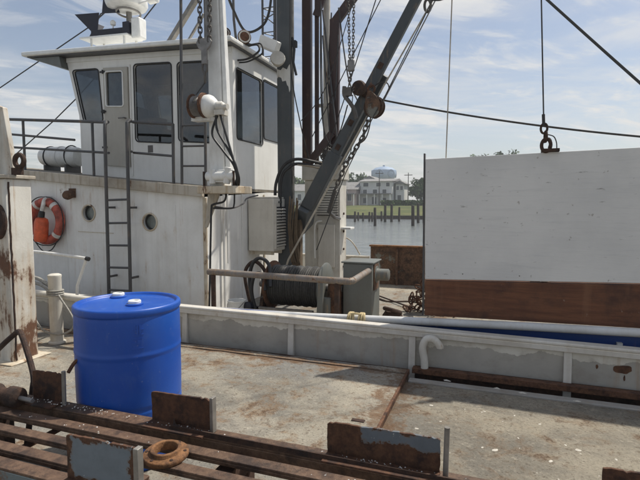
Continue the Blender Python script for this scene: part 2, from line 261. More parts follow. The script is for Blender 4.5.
# ------------------------------------------------------------------ mesh helpers
OFF = {}
class MB:
    def __init__(s): s.v = []; s.f = []
    def add(s, vs, fs):
        o = len(s.v); s.v += [tuple(v) for v in vs]; s.f += [tuple(i + o for i in f) for f in fs]; return s
    def hexa(s, p):
        return s.add(p, [(3, 2, 1, 0), (4, 5, 6, 7), (0, 1, 5, 4), (1, 2, 6, 5), (2, 3, 7, 6), (3, 0, 4, 7)])
    def box(s, x0, x1, y0, y1, z0, z1, sh=0.):
        # sh: rise of z per metre towards -x, measured from x = -3.7 (the sheer of a hull)
        k = lambda x: (-3.7 - x) * sh
        return s.hexa([(x0, y0, z0 + k(x0)), (x1, y0, z0 + k(x1)), (x1, y1, z0 + k(x1)), (x0, y1, z0 + k(x0)),
                       (x0, y0, z1 + k(x0)), (x1, y0, z1 + k(x1)), (x1, y1, z1 + k(x1)), (x0, y1, z1 + k(x0))])
    def beam(s, p, q, w, h, up=(0, 0, 1), w2=None, h2=None):
        p, q = Vector(p), Vector(q); d = (q - p).normalized(); a = d.cross(Vector(up)).normalized(); b = a.cross(d)
        w2 = w if w2 is None else w2; h2 = h if h2 is None else h2
        return s.hexa([p - a * w / 2 - b * h / 2, p + a * w / 2 - b * h / 2, q + a * w2 / 2 - b * h2 / 2, q - a * w2 / 2 - b * h2 / 2,
                       p - a * w / 2 + b * h / 2, p + a * w / 2 + b * h / 2, q + a * w2 / 2 + b * h2 / 2, q - a * w2 / 2 + b * h2 / 2])
    def tube(s, path, r, n=8, closed=False, r2=None):
        P = [Vector(p) for p in path]; L = len(P); vs = []; fs = []; nrm = None
        for i in range(L):
            if closed: t = P[(i + 1) % L] - P[i - 1]
            else: t = P[min(i + 1, L - 1)] - P[max(i - 1, 0)]
            t.normalize()
            if nrm is None:
                a = Vector((0, 0, 1)) if abs(t.z) < .9 else Vector((1, 0, 0)); nrm = t.cross(a).normalized()
            else:
                nrm = (nrm - t * nrm.dot(t)).normalized()
            b = t.cross(nrm); rr = r if r2 is None else r + (r2 - r) * i / max(1, L - 1)
            for j in range(n):
                an = 2 * math.pi * j / n; vs.append(P[i] + nrm * math.cos(an) * rr + b * math.sin(an) * rr)
        for i in range(L if closed else L - 1):
            k = (i + 1) % L
            for j in range(n): fs.append((i * n + j, i * n + (j + 1) % n, k * n + (j + 1) % n, k * n + j))
        if not closed: fs += [tuple(range(n))[::-1], tuple((L - 1) * n + j for j in range(n))]
        return s.add(vs, fs)
    def lathe(s, c, axis, prof, n=32, cap0=True, cap1=True, sx=1., sy=1.):
        ax = Vector(axis).normalized(); a = ax.cross(Vector((0, 0, 1)) if abs(ax.z) < .9 else Vector((1, 0, 0))).normalized(); b = ax.cross(a)
        c = Vector(c); vs = []; fs = []
        for (r, h) in prof:
            for j in range(n):
                t = 2 * math.pi * j / n; vs.append(c + ax * h + a * math.cos(t) * r * sx + b * math.sin(t) * r * sy)
        for i in range(len(prof) - 1):
            for j in range(n): fs.append((i * n + j, i * n + (j + 1) % n, (i + 1) * n + (j + 1) % n, (i + 1) * n + j))
        if cap0: fs.append(tuple(range(n))[::-1])
        if cap1: fs.append(tuple((len(prof) - 1) * n + j for j in range(n)))
        return s.add(vs, fs)
    def cyl(s, p, q, r, n=16, r2=None): return s.tube([p, q], r, n, r2=r2)
    def torus(s, c, axis, Rm, r, n=24, m=10, sx=1., sy=1.):
        ax = Vector(axis).normalized(); a = ax.cross(Vector((0, 0, 1)) if abs(ax.z) < .9 else Vector((1, 0, 0))).normalized(); b = ax.cross(a); c = Vector(c)
        return s.tube([c + a * math.cos(2 * math.pi * i / n) * Rm * sx + b * math.sin(2 * math.pi * i / n) * Rm * sy for i in range(n)], r, m, True)
    def prism(s, poly, ext):
        e = Vector(ext); n = len(poly); vs = [Vector(p) for p in poly] + [Vector(p) + e for p in poly]
        return s.add(vs, [tuple(range(n))[::-1], tuple(range(n, 2 * n))] + [(i, (i + 1) % n, n + (i + 1) % n, n + i) for i in range(n)])
    def build(s, name, m, parent=None, bev=0., seg=2, sharp=35, base=None):
        if parent is not None: o3 = OFF[parent.name]
        elif base is not None: o3 = Vector(base)
        else:
            xs, ys, zs = zip(*s.v); o3 = Vector(((min(xs) + max(xs)) / 2, (min(ys) + max(ys)) / 2, min(zs)))
        me = bpy.data.meshes.new(name); me.from_pydata([(v[0] - o3.x, v[1] - o3.y, v[2] - o3.z) for v in s.v], [], s.f); me.validate(); me.update()
        import bmesh
        bm = bmesh.new(); bm.from_mesh(me); bmesh.ops.recalc_face_normals(bm, faces=bm.faces); bm.to_mesh(me); bm.free()
        me.polygons.foreach_set('use_smooth', [True] * len(me.polygons)); me.set_sharp_from_angle(angle=R(sharp))
        if m is not None: me.materials.append(M[m] if isinstance(m, str) else m)
        o = bpy.data.objects.new(name, me); C.objects.link(o)
        if parent is not None: o.parent = parent
        else: o.location = o3
        OFF[o.name] = o3
        if bev > 0:
            b = o.modifiers.new('bevel', 'BEVEL'); b.width = bev; b.segments = seg; b.limit_method = 'ANGLE'; b.angle_limit = R(40)
        return o
def tag(o, label, cat, group=None):
    o['label'] = label; o['category'] = cat
    if group: o['group'] = group
    return o
def thing(name, label, cat, loc, group=None):
    o = bpy.data.objects.new(name, None); C.objects.link(o); o.location = loc; o.empty_display_size = .2; OFF[o.name] = Vector(loc)
    return tag(o, label, cat, group)
def struct(o): o['kind'] = 'structure'; return o
def curve(pts, n=8):
    P = [Vector(p) for p in pts]; out = []
    for i in range(len(P) - 1):
        p0 = P[max(i - 1, 0)]; p1 = P[i]; p2 = P[i + 1]; p3 = P[min(i + 2, len(P) - 1)]
        for j in range(n):
            t = j / n; out.append(.5 * ((2 * p1) + (p2 - p0) * t + (2 * p0 - 5 * p1 + 4 * p2 - p3) * t * t + (3 * p1 - p0 - 3 * p2 + p3) * t ** 3))
    return out + [P[-1]]
def sag(p, q, d, n=24):
    p, q = Vector(p), Vector(q); return [p.lerp(q, i / n) - Vector((0, 0, 4 * d * (i / n) * (1 - i / n))) for i in range(n + 1)]
def chain_mb(path, L, r, w):
    # chain of stadium links along a poly path, each link turned 90 degrees to the last
    P = [Vector(p) for p in path]; mb = MB(); d = 0; pos = []; seg = [(P[i + 1] - P[i]).length for i in range(len(P) - 1)]; tot = sum(seg); k = 0
    def at(t):
        for i, l in enumerate(seg):
            if t <= l or i == len(seg) - 1: return P[i].lerp(P[i + 1], min(1, t / l)), (P[i + 1] - P[i]).normalized()
            t -= l
    step = L * .72
    while d < tot:
        c, t = at(d); a = t.cross(Vector((.31, .9, .2))).normalized(); b = t.cross(a)
        u = (a + b).normalized() if k % 2 else (a - b).normalized(); pts = []
        h = L / 2 - w
        for i in range(5):
            an = math.pi * i / 4 - math.pi / 2; pts.append(c + t * (h + math.cos(an) * w) + u * math.sin(an) * w)
        for i in range(5):
            an = math.pi * i / 4 + math.pi / 2; pts.append(c + t * (-h + math.cos(an) * w) + u * math.sin(an) * w)
        mb.tube(pts, r, 6, True); d += step; k += 1
    return mb
def hole_wall(mb, to3, rect, holes, depth=.06, seg=28):
    """flat wall over rect=(a0,a1,z0,z1); holes: (ca,cz,ha,hz,rad) rounded openings, one per column; to3(a,z,d) -> 3-D point, d = depth into the wall"""
    a0, a1, z0, z1 = rect; hs = sorted(holes); cuts = [a0]
    for i in range(len(hs) - 1): cuts.append((hs[i][0] + hs[i][2] + hs[i + 1][0] - hs[i + 1][2]) / 2)
    cuts.append(a1)
    for i, (ca, cz, ha, hz, rad) in enumerate(hs):
        l, r = cuts[i] - ca, cuts[i + 1] - ca; b, t = z0 - cz, z1 - cz
        angs = [2 * math.pi * j / seg for j in range(seg)] + [math.atan2(y, x) % (2 * math.pi) for x in (l, r) for y in (b, t)]
        if rad < min(ha, hz): angs += [math.atan2(y, x) % (2 * math.pi) for sx in (-1, 1) for sy in (-1, 1) for x, y in ((sx * ha, sy * (hz - rad)), (sx * (ha - rad), sy * hz), (sx * (ha - rad * .3), sy * (hz - rad * .3)))]
        angs = sorted(set(round(x, 5) for x in angs)); n = len(angs); vs = []
        for an in angs:
            c, s_ = math.cos(an), math.sin(an)
            k1 = min([(r / c) if c > 1e-6 else (l / c) if c < -1e-6 else 1e9, (t / s_) if s_ > 1e-6 else (b / s_) if s_ < -1e-6 else 1e9])
            # rounded rect radial distance by bisection
            lo, hi = 0, 10
            for _ in range(34):
                m = (lo + hi) / 2; x, y = abs(c * m), abs(s_ * m); qx, qy = x - (ha - rad), y - (hz - rad)
                inside = (max(qx, 0) ** 2 + max(qy, 0) ** 2) ** .5 + min(max(qx, qy), 0) - rad < 0
                lo, hi = (m, hi) if inside else (lo, m)
            vs += [to3(ca + c * k1, cz + s_ * k1, 0), to3(ca + c * lo, cz + s_ * lo, 0), to3(ca + c * lo, cz + s_ * lo, depth)]
        fs = []
        for j in range(n):
            k = (j + 1) % n; fs += [(3 * j, 3 * k, 3 * k + 1, 3 * j + 1), (3 * j + 1, 3 * k + 1, 3 * k + 2, 3 * j + 2)]
        mb.add(vs, fs)
    return mb
def rrect(ca, cz, ha, hz, rad, n=5):
    pts = []
    for q, (sx, sz) in enumerate(((1, 1), (-1, 1), (-1, -1), (1, -1))):
        for i in range(n):
            an = math.pi / 2 * (q + i / (n - 1)); pts.append((ca + sx * (ha - rad) + rad * math.cos(an), cz + sz * (hz - rad) + rad * math.sin(an)))
    return pts

# ================================================================== SETTING: water, far shore
w = MB(); w.box(-900, 900, -300, 84, -1.6, -1.2); struct(w.build('water', 'water'))
g = MB(); NX = 60
prof = [(80, -1.9), (80.01, -.62), (82, -.55), (90, .0), (100, .75), (112, 1.05), (160, 1.2), (400, 1.3), (3000, 2)]
gv = []; gf = []
for i in range(NX + 1):
    X = -900 + 1800 * i / NX
    for (Y, Z) in prof: gv.append((X, Y, Z))
for i in range(NX):
    for j in range(len(prof) - 1):
        a = i * len(prof) + j; gf.append((a, a + len(prof), a + len(prof) + 1, a + 1))
g.add(gv, gf); struct(g.build('far_shore_ground', 'grass', sharp=60))
bk = thing('bulkhead_wall', 'dark timber bulkhead holding up the grassy far shore', 'bulkhead', (-20, 79.9, -1.9))
MB().box(-75, 40, 79.72, 80.0, -1.9, -.78).build('sheet_wall', 'bulkhead', bk)
MB().box(-75, 40, 79.6, 80.1, -.78, -.6).build('cap_beam', 'pile', bk)
# pilings: x, y, top z, radius
for (X, Y, T, r) in ((-13.17, 54.98, .95, .17), (-14.63, 67.08, 1.25, .19), (-13.75, 67.3, 1.3, .19), (-9.0, 56.5, 1.2, .20), (-9.7, 65.2, 1.45, .19),
                     (-9.05, 66.0, 1.2, .18), (-18.62, 65.63, .30, .16), (-18.2, 68.5, .05, .15), (-17.2, 68.2, .2, .15), (-16.6, 67.5, .15, .15), (-13.1, 69.5, .9, .16), (-20.6, 67, -.1, .16), (-15.9, 70.5, .25, .15), (-21.4, 68.5, .0, .15), (-22.0, 66, .35, .16), (-19.5, 70.5, .1, .14)):
    m = MB(); m.lathe((X, Y, -1.55), (rnd.uniform(-.02, .02), rnd.uniform(-.02, .02), 1), [(r, 0), (r * .98, (T + 1.55) * .5), (r * .92, T + 1.5), (r * .7, T + 1.55)], 10)
    tag(m.build('piling', 'pile'), 'dark tarred timber piling standing in the harbour water off the grassy shore', 'piling', 'pilings off the far shore')
def house(name, label, x0, x1, y0, y1, zb, zt, ridge, wall, wins, roofdir='x', porch=False):
    h = thing(name, label, 'house', ((x0 + x1) / 2, (y0 + y1) / 2, zb))
    MB().box(x0, x1, y0, y1, zb, zt).build('wall', wall, h)
    m = MB(); e = .5
    if roofdir == 'x': m.prism([(x0 - e, y0 - e, zt), (x0 - e, y1 + e, zt), (x0 - e, (y0 + y1) / 2, ridge)], (x1 - x0 + 2 * e, 0, 0))
    else: m.prism([(x0 - e, y0 - e, zt), (x1 + e, y0 - e, zt), ((x0 + x1) / 2, y0 - e, ridge)], (0, y1 - y0 + 2 * e, 0))
    m.build('roof', 'shingle', h)
    for (wx, wz, ww, wh) in wins:
        f = MB().box(wx - ww / 2 - .12, wx + ww / 2 + .12, y0 - .08, y0 - .003, wz - .12, wz + wh + .12).build('window', 'white_gloss', h)
        MB().box(wx - ww / 2, wx + ww / 2, y0 - .11, y0 - .083, wz, wz + wh).build('pane', 'win_dark', f)
    if porch:
        p = MB().box(x0, x1, y0 - 1.6, y0 - .1, zb + 2.7, zb + 2.9).build('porch_roof', 'shingle', h)
        for i in range(5): MB().box(x0 + .1 + (x1 - x0 - .4) * i / 4, x0 + .3 + (x1 - x0 - .4) * i / 4, y0 - 1.5, y0 - 1.3, zb, zb + 2.7).build('porch_post', 'white_gloss', p)
    return h
house('pink_house', 'low pinkish house with grey shingle roof left of the white three storey house', -39.5, -30.4, 108, 117, .8, 4.6, 6.5, 'siding_pink',
      [(-38, 2, .9, 1.5), (-36, 2, .9, 1.5), (-34, 2, .9, 1.5), (-32, 2, .9, 1.5), (-37.5, 3.55, .8, .7), (-33, 3.55, .8, .7)], 'x', True)
house('white_house', 'white three storey house below the blue water tower', -30.0, -22.4, 110, 122, .8, 6.5, 7.35, 'siding_white',
      [(-28.8, 1.4, .9, 1.3), (-26.6, 1.2, 1.1, 1.7), (-24.2, 1.4, .9, 1.3), (-28.8, 3.5, .9, 1.1), (-26.4, 3.4, 1., 1.2), (-24.2, 3.5, .9, 1.1), (-28.6, 5.3, 1.2, .85), (-25.6, 5.3, 1.0, .85), (-23.4, 5.3, .8, .85)], 'x', True)
house('narrow_house', 'narrow pale house with dark upper windows between the white house and the trees', -22.0, -20.0, 112, 119, .9, 5.9, 6.7, 'siding_white', [(-21.5, 4.5, .6, .9), (-20.6, 4.5, .6, .9), (-21.1, 2.0, .8, 1.3)], 'y')
house('cream_house', 'cream two storey house between the pink house and the white house, farther back', -33.6, -29.0, 124, 132, .9, 7.2, 8.6, 'siding_white', [(-32.4, 4.6, .9, 1.2), (-30.6, 4.6, .9, 1.2), (-32.4, 6, .8, .8), (-30.6, 6, .8, .8)], 'y')
house('long_house', 'long low pale house on the shore beyond the pink house', -52, -41, 109, 118, .8, 4.4, 6.2, 'siding_white', [(-50, 2.2, .9, 1.4), (-47.5, 2.2, .9, 1.4), (-45, 2.2, .9, 1.4), (-42.6, 2.2, .9, 1.4)], 'x')
house('grey_house', 'grey gabled house far behind the pink house', -44, -38, 128, 138, .9, 6.2, 9.6, 'siding_grey', [(-42.5, 3, 1, 1.5), (-40, 3, 1, 1.5)], 'y')
house('grey_roof_house', 'grey house half hidden behind the dense shore trees', -20.5, -12, 140, 150, .9, 6.4, 9.0, 'siding_grey', [(-19, 3.6, 1, 1.5), (-16, 3.6, 1, 1.5)], 'x')
t = thing('water_tower', 'pale blue water tower rising behind the white house', 'water tower', (-66.5, 300, 1.3))
m = MB(); m.lathe((-66.5, 300, 1.3), (0, 0, 1), [(4.2, 0), (3.2, 3), (2.9, 12), (4.0, 15)], 20); m.build('stem', 'tank_blue', t)
m = MB(); m.lathe((-66.5, 300, 15.8), (0, 0, 1), [(3.9, 0), (6.4, .8), (7.6, 2.4), (7.9, 4.2), (7.3, 6.2), (5.4, 7.6), (2.6, 8.3), (.4, 8.5)], 32); tk = m.build('tank', 'tank_blue', t)
m = MB(); m.lathe((-66.5, 300, 24.3), (0, 0, 1), [(.7, 0), (.7, .7), (.2, .9)], 12); m.build('roof_vent', 'tank_dark', tk)
for an in (200, 262, 318, 20, 80, 140):
    a = R(an); m = MB(); m.lathe((-66.5 + 7.45 * math.cos(a), 300 + 7.45 * math.sin(a), 19.7), (math.cos(a), math.sin(a), 0), [(2.5, -.6), (2.5, .12), (2.4, .2)], 24); m.build('painted_disc', 'tank_dark', tk)
def tree(label, X, Y, Z, H, rx, seed, n=1500, ls=.45, group='trees on the far shore'):
    q = random.Random(seed); t = thing('leafy_tree', label, 'tree', (X, Y, Z), group); m = MB()
    m.tube(curve([(X, Y, Z), (X + .1, Y, Z + H * .3), (X - .1, Y, Z + H * .7)], 4), H * .035, 7, r2=H * .012)
    for i in range(6):
        a = q.uniform(0, 6.28); z0 = Z + H * q.uniform(.25, .5); m.tube([(X, Y, z0), (X + math.cos(a) * rx * .6, Y + math.sin(a) * rx * .6, z0 + H * .22)], H * .014, 5, r2=H * .004)
    m.build('trunk', 'bark', t); m = MB(); cl = []
    for i in range(16):
        a = q.uniform(0, 6.28); rr = rx * q.uniform(.15, .78); cl.append((X + math.cos(a) * rr, Y + math.sin(a) * rr, Z + H * q.uniform(.32, .88), rx * q.uniform(.28, .5)))
    for i in range(n):
        c = q.choice(cl); d = Vector((q.gauss(0, 1), q.gauss(0, 1), q.gauss(0, .8))).normalized() * c[3] * q.uniform(.5, 1.08)
        p = Vector(c[:3]) + d; a = Vector((q.gauss(0, 1), q.gauss(0, 1), q.gauss(0, 1))).normalized(); b = a.cross(d).normalized() if d.length else Vector((1, 0, 0)); s = ls * q.uniform(.6, 1.3)
        m.add([p - a * s, p + b * s * .6, p + a * s, p - b * s * .6], [(0, 1, 2, 3)])
    m.build('crown', 'leaf', t)
tree('dense green tree right of the narrow pale house', -17.2, 113, .9, 6.3, 2.6, 1, 1500, .32)
tree('broad dark tree whose crown is cut off by the white plywood panel', -13.8, 114, .9, 6.4, 3.0, 2, 1500, .32)
tree('tree hidden mostly behind the white plywood panel', -10.2, 115, .9, 6.0, 3.0, 3, 1200, .32)
for i, (X, Y, H, rx) in enumerate(((-7.6, 150, 15.0, 4.0), (-3.4, 152, 15.2, 4.0), (1.6, 150, 16.6, 4.4))):
    tree(('sparse tree top peeping over the white panel beside the guide line', 'middle of three tree tops peeping over the white panel', 'tallest leafiest tree top peeping over the white panel beside the hook')[i], X, Y, .8, H, rx, 20 + i, 1500, .5)
for i, (X, Y, H, rx) in enumerate(((-50, 122, 8, 4), (-36.3, 131, 9, 3.5), (-56, 118, 8, 4.5))):
    tree('loose green tree standing behind the pink house', X, Y, .9, H, rx, 30 + i, 900, .45)
for i, (X, Y) in enumerate(((8, 126), (16, 122), (25, 128), (34, 121), (-64, 126), (-73, 121), (44, 126))):
    tree('green shore tree standing beyond the row of houses', X, Y, .9, 8 + (i * 37 % 5) * .5, 4.4, 40 + i, 800, .5)
for (X, Y, H, lab) in ((-24.5, 106, 8.6, 'grey utility pole in front of the white house'), (-18.4, 108, 8.2, 'grey utility pole beside the dense green tree'), (-35, 106, 8.4, 'grey utility pole in front of the pink house')):
    up = thing('utility_pole', lab, 'utility pole', (X, Y, .8)); m = MB(); m.cyl((X, Y, .8), (X, Y, H), .11, 8, .08); m.build('pole', 'pile', up); m = MB(); m.box(X - .9, X + .9, Y - .06, Y - .085 + .17, H - .6, H - .45); m.build('cross_arm', 'pile', up)
hd = MB(); q = random.Random(5)
for i in range(2600):
    X = q.uniform(-24, -6); p = Vector((X, 106.5 + q.gauss(0, .5), q.uniform(.85, 2.0))); a = Vector((q.gauss(0, 1), q.gauss(0, 1), q.gauss(0, 1))).normalized(); b = a.cross(Vector((q.gauss(0, 1), 1, 0))).normalized(); s = .26
    hd.add([p - a * s, p + b * s, p + a * s, p - b * s], [(0, 1, 2, 3)])
tag(hd.build('hedge', 'leaf'), 'long low dark hedge in front of the narrow house and trees', 'hedge')

# ================================================================== NEAR BOAT (the deck one stands on)
nb = thing('fishing_boat', 'near work boat with worn deck plates and low grey bulwark', 'boat', (-1, .5, -1.6))
m = MB(); m.hexa([(-10, -4.5, -1.6), (6.5, -4.5, -1.6), (6.5, 4.2, -1.6), (-10, 4.2, -1.6), (-10, -4.6, -.40), (6.5, -4.6, -.40), (6.5, 4.36, -.40), (-10, 4.36, -.40)]); m.build('hull', 'cabinet_grey', nb)
MB().box(-10, 6.5, -4.5, 3.988, -.395, -.035).build('deck', 'deck', nb)
MB().box(-.66, 6.5, 3.99, 4.075, -.25, -.022).build('deck_sill', 'deck_sill', nb, bev=.006)
MB().box(-10, 6.5, 4.077, 4.335, -.39, -.25).build('scupper_trough', 'trough', nb)
q = random.Random(3)
def plate(x0, x1, y0, y1, z0, z1, nx, ny, amp, mname, name):
    m = MB(); vs = []; fs = []
    for j in range(ny + 1):
        for i in range(nx + 1):
            e = q.uniform(-.004, .004) if (i in (0, nx) or j in (0, ny)) else 0
            vs.append((x0 + (x1 - x0) * i / nx + e, y0 + (y1 - y0) * j / ny + e, z1 + q.gauss(0, amp)))
    for j in range(ny):
        for i in range(nx): a = j * (nx + 1) + i; fs.append((a, a + 1, a + nx + 2, a + nx + 1))
    top = len(vs); ring = [i for i in range(nx + 1)] + [(j + 1) * (nx + 1) + nx for j in range(ny)] + [ny * (nx + 1) + i for i in range(nx - 1, -1, -1)] + [j * (nx + 1) for j in range(ny - 1, 0, -1)]
    for i in ring: vs.append((vs[i][0], vs[i][1], z0))
    for k in range(len(ring)): l = (k + 1) % len(ring); fs.append((ring[k], top + k, top + l, ring[l]))
    m.add(vs, fs); o = m.build(name, mname, nb, sharp=30); return o
MB_ = plate(-9.9, -.70, .6, 4.078, -.033, .0, 70, 26, .0022, 'deck_plate', 'deck_plate')
plate(-9.9, -.69, 4.098, 4.19, -.2, .004, 70, 2, .0022, 'deck_plate', 'cover_strip')
MB().box(-9.9, -.695, 4.080, 4.096, -.034, -.012).build('plate_seam', 'rust', nb)
MB().box(-.699, -.678, .6, 4.19, -.034, .010).build('plate_edge_bar', 'rust', nb, bev=.003)
MB().box(-9.9, -.69, 4.192, 4.203, -.25, .007).build('strip_edge_bar', 'rust_dark', nb)
# rusty angle iron along the bulwark foot
m = MB(); m.box(-.66, 6.5, 4.205, 4.283, .006, .016); m.box(-.66, 6.5, 4.205, 4.213, -.03, .0055); m.build('angle_iron', 'rust', nb, bev=.002)
MB().box(-.66, 6.5, 4.318, 4.337, -.25, .002).build('foot_bar', 'rust_dark', nb, bev=.002)
bm4 = MB().hexa([(-10, 4.34, -.38), (6.5, 4.34, -.38), (6.5, 4.36, -.38), (-10, 4.36, -.38), (-10, 4.34, .41), (6.5, 4.34, .27), (6.5, 4.36, .27), (-10, 4.36, .41)])
bw = bm4.build('bulwark', 'bulwark', nb)
m = MB(); m.hexa([(-10, 4.295, .400), (6.5, 4.295, .258), (6.5, 4.40, .258), (-10, 4.40, .400), (-10, 4.295, .432), (6.5, 4.295, .290), (6.5, 4.40, .290), (-10, 4.40, .432)]); m.build('cap_rail', 'cap', bw, bev=.012, seg=3)
m = MB(); m.hexa([(-10, 4.300, .356), (6.5, 4.300, .214), (6.5, 4.318, .214), (-10, 4.318, .356), (-10, 4.300, .401), (6.5, 4.300, .259), (6.5, 4.318, .259), (-10, 4.318, .401)]); m.build('cap_lip', 'cap', bw, bev=.004)
for X in (-8.1, -6.9, -5.6, -4.4, -3.13, -1.88, -.68, .59, 1.85, 3.1, 4.3):
    m = MB(); m.hexa([(X - .03, 4.285, -.2), (X + .03, 4.285, -.2), (X + .03, 4.339, -.2), (X - .03, 4.339, -.2), (X - .03, 4.320, .31 - X * .0085), (X + .03, 4.320, .31 - X * .0085), (X + .03, 4.339, .31 - X * .0085), (X - .03, 4.339, .31 - X * .0085)])
    m.build('stiffener', 'cap', bw, bev=.003)
m = MB(); m.tube(curve([(-.555, 4.245, .017), (-.56, 4.245, .10), (-.575, 4.245, .20), (-.545, 4.245, .275), (-.48, 4.24, .285), (-.43, 4.235, .235), (-.425, 4.235, .215)], 6), .033, 14); tag(m.build('vent_pipe', M['machine_beige']), 'short white gooseneck vent pipe curling over against the grey bulwark', 'pipe')
# shells and bird droppings scattered on the deck
q = random.Random(12); m = MB()
for i in range(60):
    X = q.uniform(-.55, 1.7); Y = q.uniform(2.3, 3.7) if i < 110 else q.uniform(1.2, 3.9); s = q.uniform(.003, .0095) * (1.7 if q.random() < .15 else 1); a = q.uniform(0, 6.28); n = 7; zt = -.035 + s * .3
    pts = [(X + math.cos(a) * (c := math.cos(6.28 * k / n)) * s * 1.5 - math.sin(a) * (d := math.sin(6.28 * k / n)) * s * q.uniform(.5, 1), Y + math.sin(a) * c * s * 1.5 + math.cos(a) * d * s, -.0345) for k in range(n)]
    m.add(pts + [(X, Y, zt)], [(k, (k + 1) % n, n) for k in range(n)])
for i in range(40):
    X = q.uniform(-.5, 2.); Y = q.uniform(4.09, 4.2); s = q.uniform(.006, .014)
    m.add([(X - s, Y - s, -.249), (X + s * 1.5, Y - s * .5, -.249), (X + s, Y + s, -.249), (X - s, Y + s, -.249), (X, Y, -.249 + s)], [(0, 1, 4), (1, 2, 4), (2, 3, 4), (3, 0, 4)])
for X, Y, s in ((.24, 4.03, .02), (.62, 4.0, .018), (-.35, 4.1, .02), (.05, 4.06, .016)):
    n = 8; m.add([(X + math.cos(6.28 * k / n) * s * q.uniform(1, 2.2), Y + math.sin(6.28 * k / n) * s * q.uniform(.6, 1), -.0205) for k in range(n)] + [(X, Y, -.010)], [(k, (k + 1) % n, n) for k in range(n)])
o = m.build('shell_fragments', plain('bleached_shell', (.50, .47, .41), .8, sc=60), nb); o['kind'] = 'stuff'

MB().box(-.885, -.795, 3.05, 3.085, .0045, .0075).build('lifting_slot', 'trough', nb)
def ragged(cx0, cz0, rx, rz, seed, n=40, rough=.16):
    g_ = random.Random(seed); ph = [g_.uniform(0, 6.28) for _ in range(6)]
    return [(cx0 + math.cos(t_) * rx * k_, cz0 + math.sin(t_) * rz * k_) for t_ in [2 * math.pi * i / n for i in range(n)] for k_ in [1 + rough * sum(math.sin(t_ * (j + 2) + ph[j]) / (j + 1.5) for j in range(6))]]
for (cx0, cz0, rx, rz, sd) in ((.985, .158, .062, .036, 1), (1.0, .088, .006, .026, 3), (.805, .16, .008, .02, 4), (2.3, .12, .05, .04, 6)):
    m = MB(); m.prism([(x_, 4.3375, z_) for x_, z_ in ragged(cx0, cz0, rx, rz, sd)], (0, .002, 0)); m.build('rust_scale', 'rust', bw)

# left gallows post, with hawse ring and pad eye
t = thing('steel_post', 'thick white steel post streaked with rust at the deck edge', 'post', (-4.45, 3.25, 0))
MB().box(-4.75, -4.15, 3.12, 3.38, 0.003, 1.70).build('post', 'post_rust', t, bev=.012)
MB().box(-4.80, -4.12, 3.09, 3.41, 1.702, 1.735).build('cap_plate', 'trim_beige', t, bev=.006)
m = MB(); m.prism([(-4.55, 3.2, 1.737), (-4.14, 3.2, 1.737), (-4.24, 3.2, 2.35), (-4.55, 3.2, 2.45)], (0, .05, 0)); m.build('gusset', 'post_rust', t, bev=.005)
m = MB(); m.torus((-4.25, 3.115, 1.31), (0, 1, 0), .10, .028, 28, 10, .75, 1.35); m.build('hawse_ring', 'rust_dark', t)
m = MB(); m.lathe((-4.25, 3.119, 1.31), (0, -1, 0), [(.085, 0), (.08, .004)], 24, sx=.75, sy=1.35); m.build('hawse_opening', 'rust_dark', t)
m = MB(); m.torus((-4.06, 3.2, 1.86), (0, 1, 0), .055, .022, 20, 8); m.box(-4.15, -4.03, 3.185, 3.215, 1.735, 1.80); m.build('pad_eye', 'rust_dark', t)
m = MB(); m.tube([(-4.149, 3.15 + rnd.uniform(-.004, .004), .02 + i * .055) for i in range(31)], .009, 6)
m.build('weld_seam', 'rust_dark', t)
m = MB(); m.box(-4.84, -4.08, 3.04, 3.46, .0, .012); m.build('base_plate', 'corner_rust', t, bev=.003)
# bent rusty bar
m = MB(); m.tube(curve([(-4.12, 2.75, .013), (-3.9, 2.6, .05), (-3.45, 2.35, .30), (-2.98, 2.16, .555), (-2.86, 2.155, .64), (-2.80, 2.15, .672), (-2.73, 2.12, .64), (-2.6, 2.06, .52), (-2.53, 2.02, .45), (-2.52, 2.0, .385), (-2.53, 1.98, .20), (-2.55, 1.96, .0)], 5), .017, 10)
tag(m.build('bent_bar', 'rust_dark'), 'bent rusty steel bar arching up beside the white post', 'bar')
# mooring bollard, crossbar, rope
t = thing('mooring_bollard', 'white cylindrical mooring bollard with cross pipe and rope turns', 'bollard', (-4.33, 3.75, 0))
m = MB(); m.lathe((-4.33, 3.75, .0), (0, 0, 1), [(.085, .004), (.085, .02), (.064, .03), (.064, .70), (.068, .712), (.066, .728), (.045, .74)], 24); m.build('bollard_post', 'machine_beige', t)
m = MB(); m.cyl((-5.3, 3.86, .50), (-3.55, 3.86, .455), .035, 14); m.build('cross_pipe', 'machine_beige', t)
m = MB(); m.box(-3.66, -3.60, 3.83, 3.89, 0, .43); m.build('pipe_support', M['rust'], t)
m = MB()
for k in range(3): m.torus((-4.33, 3.75, .52 + k * .022), (rnd.uniform(-.1, .1), .05, 1), .075, .011, 20, 6)
m.tube(curve([(-4.25, 3.72, .52), (-4.05, 3.72, .25), (-4.2, 3.7, .12), (-4.45, 3.68, .15), (-4.62, 3.7, .35), (-4.8, 3.84, .49)], 6), .011, 7)
m.build('rope_turns', 'rope_grey', t)
m = MB(); m.cyl((-4.10, 3.9, .004), (-4.10, 3.9, .46), .045, 10); tag(m.build('pipe_stub', 'rust_dark'), 'rust brown pipe stub standing right beside the white bollard', 'pipe')
t = thing('bent_handrail', 'bent white pipe handrail with a dark end cap above the bulwark', 'handrail', (-4.5, 4.15, 0))
m = MB(); m.tube(curve([(-5.6, 4.20, .91), (-5.0, 4.15, .905), (-4.45, 4.13, .875), (-4.26, 4.12, .86)], 4), .018, 10); m.tube([(-4.27, 4.12, .862), (-4.42, 4.12, .55), (-4.48, 4.15, .20), (-4.5, 4.15, .0)], .016, 10); m.tube([(-5.6, 4.2, .91), (-5.6, 4.2, 0)], .018, 10); m.build('pipe', M['crane_white'], t)
